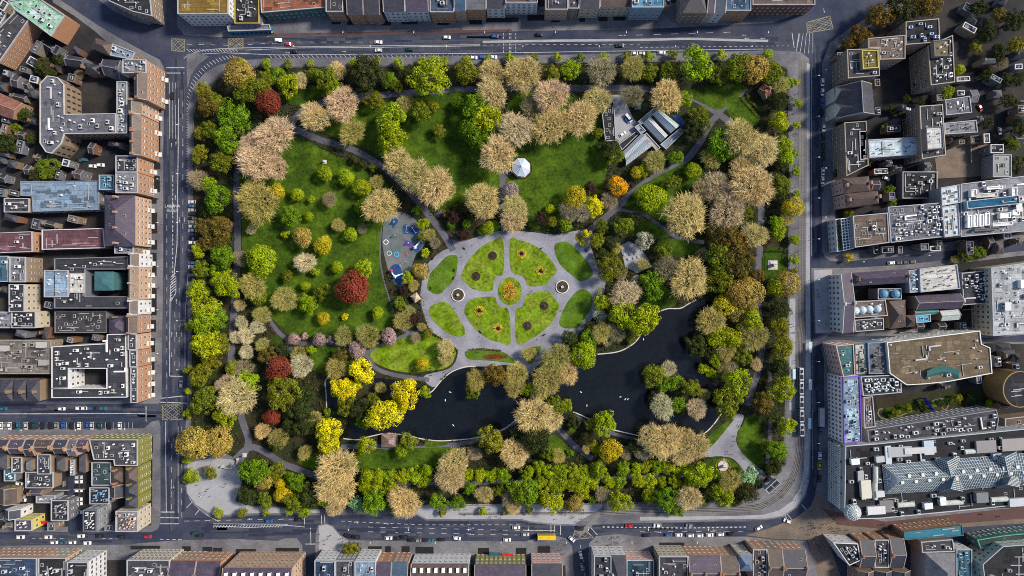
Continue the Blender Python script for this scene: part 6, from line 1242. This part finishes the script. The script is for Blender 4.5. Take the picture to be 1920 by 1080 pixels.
bld('small green shed in the depot corner', 2.6, (.1,.25,.14), (.12,.30,.17), (1191,195,1201,204), 'gable', win=0, rise=1, full=True, name='green_shed', cat='shed'); bld('grey green store roof behind the glasshouses', 3, LGR, (.20,.24,.22), [(1196,228),(1225,203),(1231,209),(1203,233)], win=0, full=True, name='store_shed', cat='shed'); bld('pale blue potting shed between the glasshouse rows', 3, LGR, (.26,.32,.38), [(1190,238),(1199,232),(1211,245),(1202,252)], win=0, clut=2, kinds=(2,), full=True, name='potting_shed', cat='shed')
# playground things
def pg(name, desc, x, y, build, rz=0, mt='car_paint', col=(.5,.5,.5)):
    o = empty(name, (*W(x, y)[:2], .27), rz)
    for nm, c, bb, m_ in build(): link(nm, bb.mesh(nm, m_), o, c)
    claim(o, desc, 'play equipment', x, y, 'playground equipment', True)
def slide(c1, c2):
    def f():
        t = MB(); t.box(-2, 0, 1.6, 1.75, 1.5, 1.5, bottom=True); [t.tube((-2 + u, v, 0), (-2 + u, v, 2.6), .06, .06, 6) for u in (-.7, .7) for v in (-.7, .7)]; t.lathe([(1.2, 2.6), (.02, 3.5)], 4, -2, 0)
        s = MB(); s.face([(-1.3, -.4, 1.7), (2.6, -.4, .25), (2.6, .4, .25), (-1.3, .4, 1.7)]); [s.face([(-1.3, v, 1.7), (2.6, v, .25), (2.6, v, .5), (-1.3, v, 1.95)]) for v in (-.4, .4)]
        return [('tower', c1, t, 'car_paint'), ('chute', c2, s, 'car_paint')]
    return f
def swing():
    t = MB(); t.tube((-2, 0, 2.4), (2, 0, 2.4), .07, .07, 6); [t.tube((u, v, 0), (u * .95, 0, 2.4), .06, .06, 6) for u in (-2, 2) for v in (-.9, .9)]
    s = MB(); [s.box(u, 0, .5, .56, .5, .25, bottom=True) for u in (-1, 1)]; [s.tube((u + w_, 0, .55), (u + w_, 0, 2.4), .015, .015, 4) for u in (-1, 1) for w_ in (-.22, .22)]
    return [('frame', (.65,.65,.65), t, 'car_paint'), ('swing_seat', (.02,.02,.02), s, 'car_paint')]
def ringy(c):
    def f():
        t = MB(); t.lathe([(1.5, .15), (1.5, .3), (1.05, .3), (1.05, .15)], 24); h_ = MB(); [h_.tube((1.25 * math.cos(k), 1.25 * math.sin(k), .3), (1.25 * math.cos(k), 1.25 * math.sin(k), 1), .05, .05, 5) for k in range(6)]; h_.lathe([(.3, 0), (.3, .8), (.01, .85)], 10)
        return [('ring', c, t, 'car_paint'), ('handle', (.4,.4,.4), h_, 'metal')]
    return f
def climber():
    t = MB(); q = [(1.8 * math.cos(k * PI / 3), 1.8 * math.sin(k * PI / 3), 0) for k in range(6)]
    for k in range(6): t.tube(q[k], (0, 0, 3.2), .05, .05, 5); [t.tube([c * (1 - s) for c in q[k][:2]] + [3.2 * s], [c * (1 - s) for c in q[(k + 1) % 6][:2]] + [3.2 * s], .03, .03, 4) for s in (.25, .5, .75)]
    h_ = MB(); h_.lathe([(.5, 2.6), (.5, 2.9), (.01, 3.3)], 8); return [('net', (.05,.12,.16), t, 'car_paint'), ('cap', (.15,.45,.42), h_, 'car_paint')]
for a in [('slide','white slide on the purple play mat',783,459,slide((.65,.65,.68),(.7,.7,.72)),.95),('slide','red and white slide on the big blue mat',738,514,slide((.55,.04,.08),(.68,.68,.7)),-1.1),('slide','pale tower with short slide on the big blue mat',748,516,slide((.66,.68,.7),(.45,.62,.64)),.4),('swing_frame','white swing frame on the left blue mat',763,430,swing,1.5),('swing_frame','white swing frame on the right blue mat',777,432,swing,2.2),('swing_frame','dark swing frame beside the big blue mat',756,494,swing,.7),('roundabout','white roundabout at the playground left edge',724,454,ringy((.7,.7,.68))),('play_ring','pale mint ring below the roundabout',730,475,ringy((.35,.55,.52))),('play_ring','blue ring at the playground right edge',796,441,ringy((.03,.22,.5))),('play_disc','bright blue disc beside the mint ring',744,477,ringy((.08,.4,.7))),('play_disc','red striped disc in the lower playground',764,475,ringy((.5,.05,.08))),('climbing_net','dark climbing net with teal cap at the playground top',740,417,climber),('climbing_net','climbing net on the purple play mat',767,456,climber),('spring_rider','grey climbing cone left of the middle',742,442,climber)]: pg(*a)
# lamp posts, shelters, benches, railings, rocks
b = MB(); b.lathe([(.16, 0), (.12, .8), (.07, .9), (.05, 7.5)], 8); LP = b.mesh('pole', 'metal'); b = MB(); b.tube((0, 0, 7.4), (1.3, 0, 7.9), .05, .04, 6); LA = b.mesh('arm', 'metal'); b = MB(); b.box(1.6, 0, 7.82, 7.98, .9, .35, bottom=True); LH = b.mesh('lamp_head', 'painted')
lamps = [(305,y,0) for y in range(180,740,80)] + [(351,y,180) for y in range(240,760,90)] + [(x,66,-90) for x in range(520,1440,130)] + [(x,102,90) for x in range(560,1440,140)] + [(1518,y,0) for y in range(150,900,75)] + [(x,978,-90) for x in range(660,1400,110)] + [(x,1012,90) for x in range(700,1400,120)] + [(1541,y,180) for y in range(140,470,90)] + [(60,806,90),(160,806,90),(250,804,90),(1600,492,0),(1720,480,0)]
for x, y, a in lamps:
    o = empty('street_lamp', (*W(x, y)[:2], .15), math.radians(a)); link('pole', LP, o, (.35,.35,.36)); link('arm', LA, o, (.35,.35,.36)); link('lamp_head', LH, o, (.62,.62,.6)); claim(o, 'grey street lamp with single arm', 'street lamp', x, y, 'street lamps')
for x, y, d in ((1515.5,650,'pale blue glass tram shelter beside the middle of the stop'),(1515,720,'pale glass tram shelter alongside the standing tram'),(1485,700,'long platform shelter on the park side of the tram'),(1514,792,'pale glass tram shelter below the standing tram')):
    o = empty('tram_shelter', (*W(x, y)[:2], .17)); b = MB(); b.box(0, 0, 2.5, 2.62, 1.7, 6, bottom=True); link('roof', b.mesh('roof', 'roof_glass'), o, (.40,.55,.62)); b = MB(); [b.tube((.7 * s, v, 0), (.7 * s, v, 2.5), .05, .05, 6) for s in (-1, 1) for v in (-2.7, 0, 2.7)]; link('posts', b.mesh('posts', 'metal'), o, (.4,.4,.4)); claim(o, d, 'tram shelter', x, y, None, True)
b = MB(); b.box(0, 0, .42, .48, 1.8, .5, bottom=True); BS_ = b.mesh('seat', 'rubber'); b = MB(); b.box(0, .28, .55, .95, 1.8, .06, bottom=True); BB = b.mesh('backrest', 'rubber'); b = MB(); b.box(0, 0, 0, .42, .08, .5); BG = b.mesh('leg', 'metal')
for x, y, a in [(852,507,80),(851,521,80),(900,622,-50),(1015,466,35),(870,466,-40),(1020,628,40),(812,485,60),(1098,470,-60),(808,540,100),(845,655,20)]:
    o = empty('park_bench', (*W(x, y)[:2], .28), math.radians(a)); link('seat', BS_, o); link('backrest', BB, o); [link('leg', BG, o, (.1,.1,.1), loc=(s, 0, 0)) for s in (-.75, .75)]; claim(o, 'dark park bench on the garden edge', 'bench', x, y, 'benches round the garden')
def railing(desc, pts):
    P = [W(*p) for p in pts]; o = empty('railing', (P[0].x, P[0].y, .15)); r_, p_ = MB(), MB()
    for a, c in zip(P, P[1:]):
        a, c = a - P[0], c - P[0]; d = c - a; n = max(1, int(d.length / 2.5)); an = math.atan2(d.y, d.x); m = (a + c) / 2
        for z in (.3, 1.5): r_.box(m.x, m.y, z, z + .06, d.length, .05, an, bottom=True)
        for k in range(n * 4): q = a.lerp(c, k / n / 4); p_.box(q.x, q.y, .0, 1.75 if k % 4 == 0 else 1.6, .1 if k % 4 == 0 else .03, .05, an)
    link('rails', r_.mesh('rails', 'rubber'), o); link('uprights', p_.mesh('uprights', 'rubber'), o); claim(o, desc, 'railing', *pts[0], None, True)
railing('black iron railing along the upper side of the park', [(419,141),(455,127),(700,125),(900,120),(1200,116),(1440,113),(1477,129)]); railing('black iron railing along the right side of the park', [(1477,132),(1480,300),(1478,560),(1474,700),(1470,830),(1459,880),(1446,893)]); railing('black iron railing along the lower side of the park', [(1425,914),(1400,933),(1360,941),(1200,943),(800,947),(600,955),(470,948)]); railing('black iron railing along the left side of the park', [(419,849),(361,851),(357,830),(359,700),(361,400),(363,215),(371,189),(389,164),(416,143)])
railing('low rail round the statue lawn', [(1433,472),(1470,472),(1470,524),(1433,524),(1433,472)])
def rock(x, y, s):
    b = MB(); rr = random.Random(int(x * 7 + y)); n = 8; rings = [[(s * q * (1 + rr.uniform(-.25, .25)) * math.cos(k * 2 * PI / n), s * q * (1 + rr.uniform(-.25, .25)) * math.sin(k * 2 * PI / n), z * s) for k in range(n)] for q, z in ((1.05, 0), (1, .4), (.6, .75))]
    for a, c in zip(rings, rings[1:]):
        for k in range(n): j = (k + 1) % n; b.face([a[k], a[j], c[j], c[k]])
    b.face(rings[-1]); o = link('boulder', b.mesh('boulder', mat('rock', (.30,.30,.33), .35, .8, 3., .9) if 'rock' not in M else 'rock'), None, None, (*W(x, y)[:2], .25)); claim(o, 'grey boulder of the rock garden', 'boulder', x, y, 'boulders of the rock garden')
for x, y, s in [(1166,466,1.1),(1172,460,.9),(1178,463,1.3),(1184,468,1.0),(1190,474,1.2),(1175,471,.8),(1182,476,1.1),(1170,478,.9),(1188,484,.8),(1178,486,1.0),(1196,482,.9)]: rock(x, y, s)
# steps of the round gate at the lower left plaza, garden scroll and blue footbridge behind the hotel
o = empty('curved_gate_screen', (*W(446, 862)[:2], .15)); b = MB()
for k in range(14): t = -2.2 + k * .17; b.box(5.5 * math.cos(t) - 5, 5.5 * math.sin(t) + 1, 0, 2.0, .95, .35, t + PI / 2)
link('wall', b.mesh('wall', 'stone'), o); b = MB()
for k in (0, 6, 13): t = -2.2 + k * .17; b.box(5.5 * math.cos(t) - 5, 5.5 * math.sin(t) + 1, 0, 2.8, .7, .7, t)
link('pier', b.mesh('piers', 'stone'), o); claim(o, 'curved pale stone gate screen at the white plaza', 'gate', 446, 862, None, True)
statue(459, 853, 'pale memorial block on the path above the white plaza', .55); statue(437, 870, 'pale statue block on the white plaza edge', .45)
sheet('garden_court', [(1640,748),(1850,722),(1858,760),(1650,790)], .165, 'soil'); sheet('lawn', [(1660,765),(1740,752),(1790,745),(1780,756),(1720,770),(1670,782)], .17, 'lawn', 2); stroke('garden_path', [(1655,766),(1648,768),(1646,776),(1654,784),(1674,784),(1700,774),(1730,760),(1756,749),(1772,748),(1778,758),(1772,768),(1766,764),(1768,760)], 2.4, .18, 'brown_paving', 5)
b = MB(); b.box(0, 0, 3, 3.3, 8.8, .9, bottom=True); [b.box(0, s * .45, 3.3, 4.2, 8.8, .06) for s in (-1, 1)]; o = empty('footbridge', (*W(1733, 756)[:2], .15), math.radians(-55)); link('deck', b.mesh('deck', mat('blue_steel', (.01,.02,.45), .1)), o); b = MB(); [b.box(x, 0, 0, 3, .3, .6) for x in (-3.6, 3.6)]; link('support', b.mesh('support', 'metal'), o, (.1,.1,.3)); claim(o, 'bright blue footbridge over the spiral garden', 'footbridge', 1733, 756, None, True)
o = empty('lake_bridge', (*W(1003, 748)[:2], .3), math.radians(100)); b = MB(); b.box(0, 0, .2, 1.0, 12, 4.5, bottom=True); link('deck', b.mesh('deck', 'paving'), o); b = MB(); [b.box(0, s * 2.2, 1.0, 1.9, 12, .4) for s in (-1, 1)]; link('parapet', b.mesh('parapet', 'stone'), o); b = MB(); [b.box(x, 0, -.2, .3, 1.2, 4.4) for x in (-5, 0, 5)]; link('pier', b.mesh('piers', 'stone'), o); claim(o, 'stone bridge hidden under the trees across the lake', 'bridge', 1003, 748, None, True)
# awnings and stalls
for x, y, a, l, c, d in [(87,975.5,0,7.6,(.50,.015,.02),'long red awning on the lower left street'),(952,1036,0,6.5,(.5,.02,.03),'bright red awning before the mossy houses'),(928,1034,0,6,(.02,.10,.13),'teal awning before the mossy houses'),(1608,1007,-3,4.5,(.55,.35,.02),'yellow awning at the plaza shop'),(1580,1011,-3,6,(.30,.40,.28),'pale green awning at the corner shop'),(130,1030,0,6,(.05,.30,.25),'green awning on the bottom left pavement')]:
    o = empty('awning', (*W(x, y)[:2], .15), math.radians(a)); b = MB(); b.face([(-l / 2, -1.1, 3.0), (l / 2, -1.1, 3.0), (l / 2, 1.1, 3.7), (-l / 2, 1.1, 3.7)]); b.face([(-l / 2, -1.1, 2.7), (l / 2, -1.1, 2.7), (l / 2, -1.1, 3.0), (-l / 2, -1.1, 3.0)]); link('canopy', b.mesh('canopy', 'cloth'), o, c); b = MB(); [b.tube((s * (l / 2 - .1), -1.0, 0), (s * (l / 2 - .1), -1.0, 3), .05, .05, 6) for s in (-1, 1)]; [b.tube((s * (l / 2 - .1), 1.0, 0), (s * (l / 2 - .1), 1.0, 3.6), .05, .05, 6) for s in (-1, 1)]; link('posts', b.mesh('posts', 'metal'), o, (.3,.3,.3)); claim(o, d, 'awning', x, y, None, True)
# ------------------------------------------------------------------ labels: say where each thing stands
MARKS = [('bandstand',977,316),('playground',755,470),('copper beech lawn',661,540),('left fountain basin',859,553),('right fountain basin',1054,538),('oval flower bed',956,546),('glasshouses',1225,245),('red-roofed lodge',1430,172),('stone arch',1437,903),('statue plinth lawn',1449,497),('round statue bed',1355,873),('lake hut',731,826),('wooden kiosk',779,558),('lake island',1260,735),('white paved plaza',400,905),('lake bridge',1000,745),('rock terrace',1185,478),('tram',1498,752),('yellow bus',1024,1003),('upper left park corner',400,160),('lake west end',615,740),('upper lawn',860,300),('right lawn',1060,320),('west lawn',560,430),('lower walk',760,860),('left park path',445,600),('right park path',1425,600),('upper park path',760,175),('lake east shore',1340,620),('lake south shore',1150,830),('cherry row',610,645),('left box junction',323,772),('upper right junction',1530,50),('upper left junction',333,85),('domed mall corner',1598,960),('brown paved plaza',1545,985),('glass-roofed mall',1780,890),('tan flat-roofed office',1750,680),('purple-trimmed hotel',1580,760),('college block',1640,560),('pergola building',1590,430),('church',1602,190),('campus quad',1700,160),('green copper roof',75,30),('fin-sided block',100,220),('pale blue roof',120,365),('maroon roofs',120,450),('courtyard office',165,700),('mossy green facade',265,900),('upper pavement',800,55),('upper road middle',1000,80),('lower road middle',880,990),('lower road left end',460,1000),('lower road right end',1300,1000),('left road',325,450),('right road',1530,300),('left side street',120,780),('spiral garden',1720,765),('round drum building',1910,730),('teal glass roof',1750,990),('upper right lane',1840,200),('right side street',1700,488),('lower side street',1095,1050),('left park railing',365,520),('right tram stop',1513,650)]
ORD = ['', 'first', 'second', 'third', 'fourth', 'fifth', 'sixth', 'seventh', 'eighth', 'ninth', 'tenth', 'eleventh', 'twelfth', 'thirteenth', 'fourteenth', 'fifteenth', 'sixteenth', 'seventeenth', 'eighteenth', 'nineteenth', 'twentieth']
def finish_labels():
    groups = {}
    for o, desc, x, y, full, shared in CLAIMS:
        if full or shared: lab = desc
        else:
            nm, mx, my_ = min(MARKS, key=lambda m: (m[1] - x) ** 2 + (m[2] - y) ** 2)
            dx, dy = x - mx, y - my_
            if math.hypot(dx, dy) < 28: rel = 'beside'
            elif abs(dx) > abs(dy): rel = 'right of' if dx > 0 else 'left of'
            else: rel = 'below' if dy > 0 else 'above'
            lab = f'{desc} {rel} the {nm}'
        groups.setdefault(lab, []).append((o, x, y, shared))
    for lab, g in groups.items():
        if len(g) == 1 or g[0][3]:
            for t in g: t[0]['label'] = lab
            continue
        xs, ys = [t[1] for t in g], [t[2] for t in g]
        hor = max(xs) - min(xs) >= max(ys) - min(ys)
        g.sort(key=lambda t: t[1] if hor else t[2]); n = len(g)
        for i, t in enumerate(g):
            if n == 2: w = ('left one', 'right one')[i] if hor else ('upper one', 'lower one')[i]
            elif i == n - 1: w = 'rightmost' if hor else 'lowest'
            elif i == 0: w = 'leftmost' if hor else 'topmost'
            else: w = (ORD[i + 1] if i < 20 else ORD[20]) + (' from left' if hor else ' from top')
            t[0]['label'] = f'{lab}, {w}'
finish_labels()
# ------------------------------------------------------------------ camera and daylight
cam = bpy.data.cameras.new('camera'); co = bpy.data.objects.new('camera', cam); COL.objects.link(co)
co.location = (0, 0, H); co.rotation_euler = (0, 0, 0)
cam.sensor_width = 36; cam.lens = 36 * H / (1920 * S); cam.clip_start = 1; cam.clip_end = 6000
scene.camera = co
el, az = math.radians(SUN_EL), Vector((.93, .36, 0)).normalized()
sv = Vector((az.x * math.cos(el), az.y * math.cos(el), math.sin(el)))
sd = bpy.data.lights.new('sun', 'SUN'); so = bpy.data.objects.new('sun', sd); COL.objects.link(so)
sd.energy = SUN_E; sd.angle = math.radians(SUN_A); sd.color = (1.0, .90, .74)
so.rotation_euler = (-sv).to_track_quat('-Z', 'Y').to_euler(); so.location = (0, 0, 500)
w = bpy.data.worlds.new('World'); scene.world = w; w.use_nodes = True
nt = w.node_tree; bg = nt.nodes['Background']
sky = nt.nodes.new('ShaderNodeTexSky'); sky.sky_type = 'NISHITA'; sky.sun_disc = False
sky.sun_elevation = el; sky.sun_rotation = math.atan2(sv.x, sv.y)
nt.links.new(sky.outputs[0], bg.inputs[0]); bg.inputs[1].default_value = SKY
vs = scene.view_settings; vs.view_transform = 'Standard'; vs.look = 'None'; vs.exposure = EXPO; vs.gamma = 1
scene.cycles.filter_width = 0.95
scene.cycles.use_denoising = DN
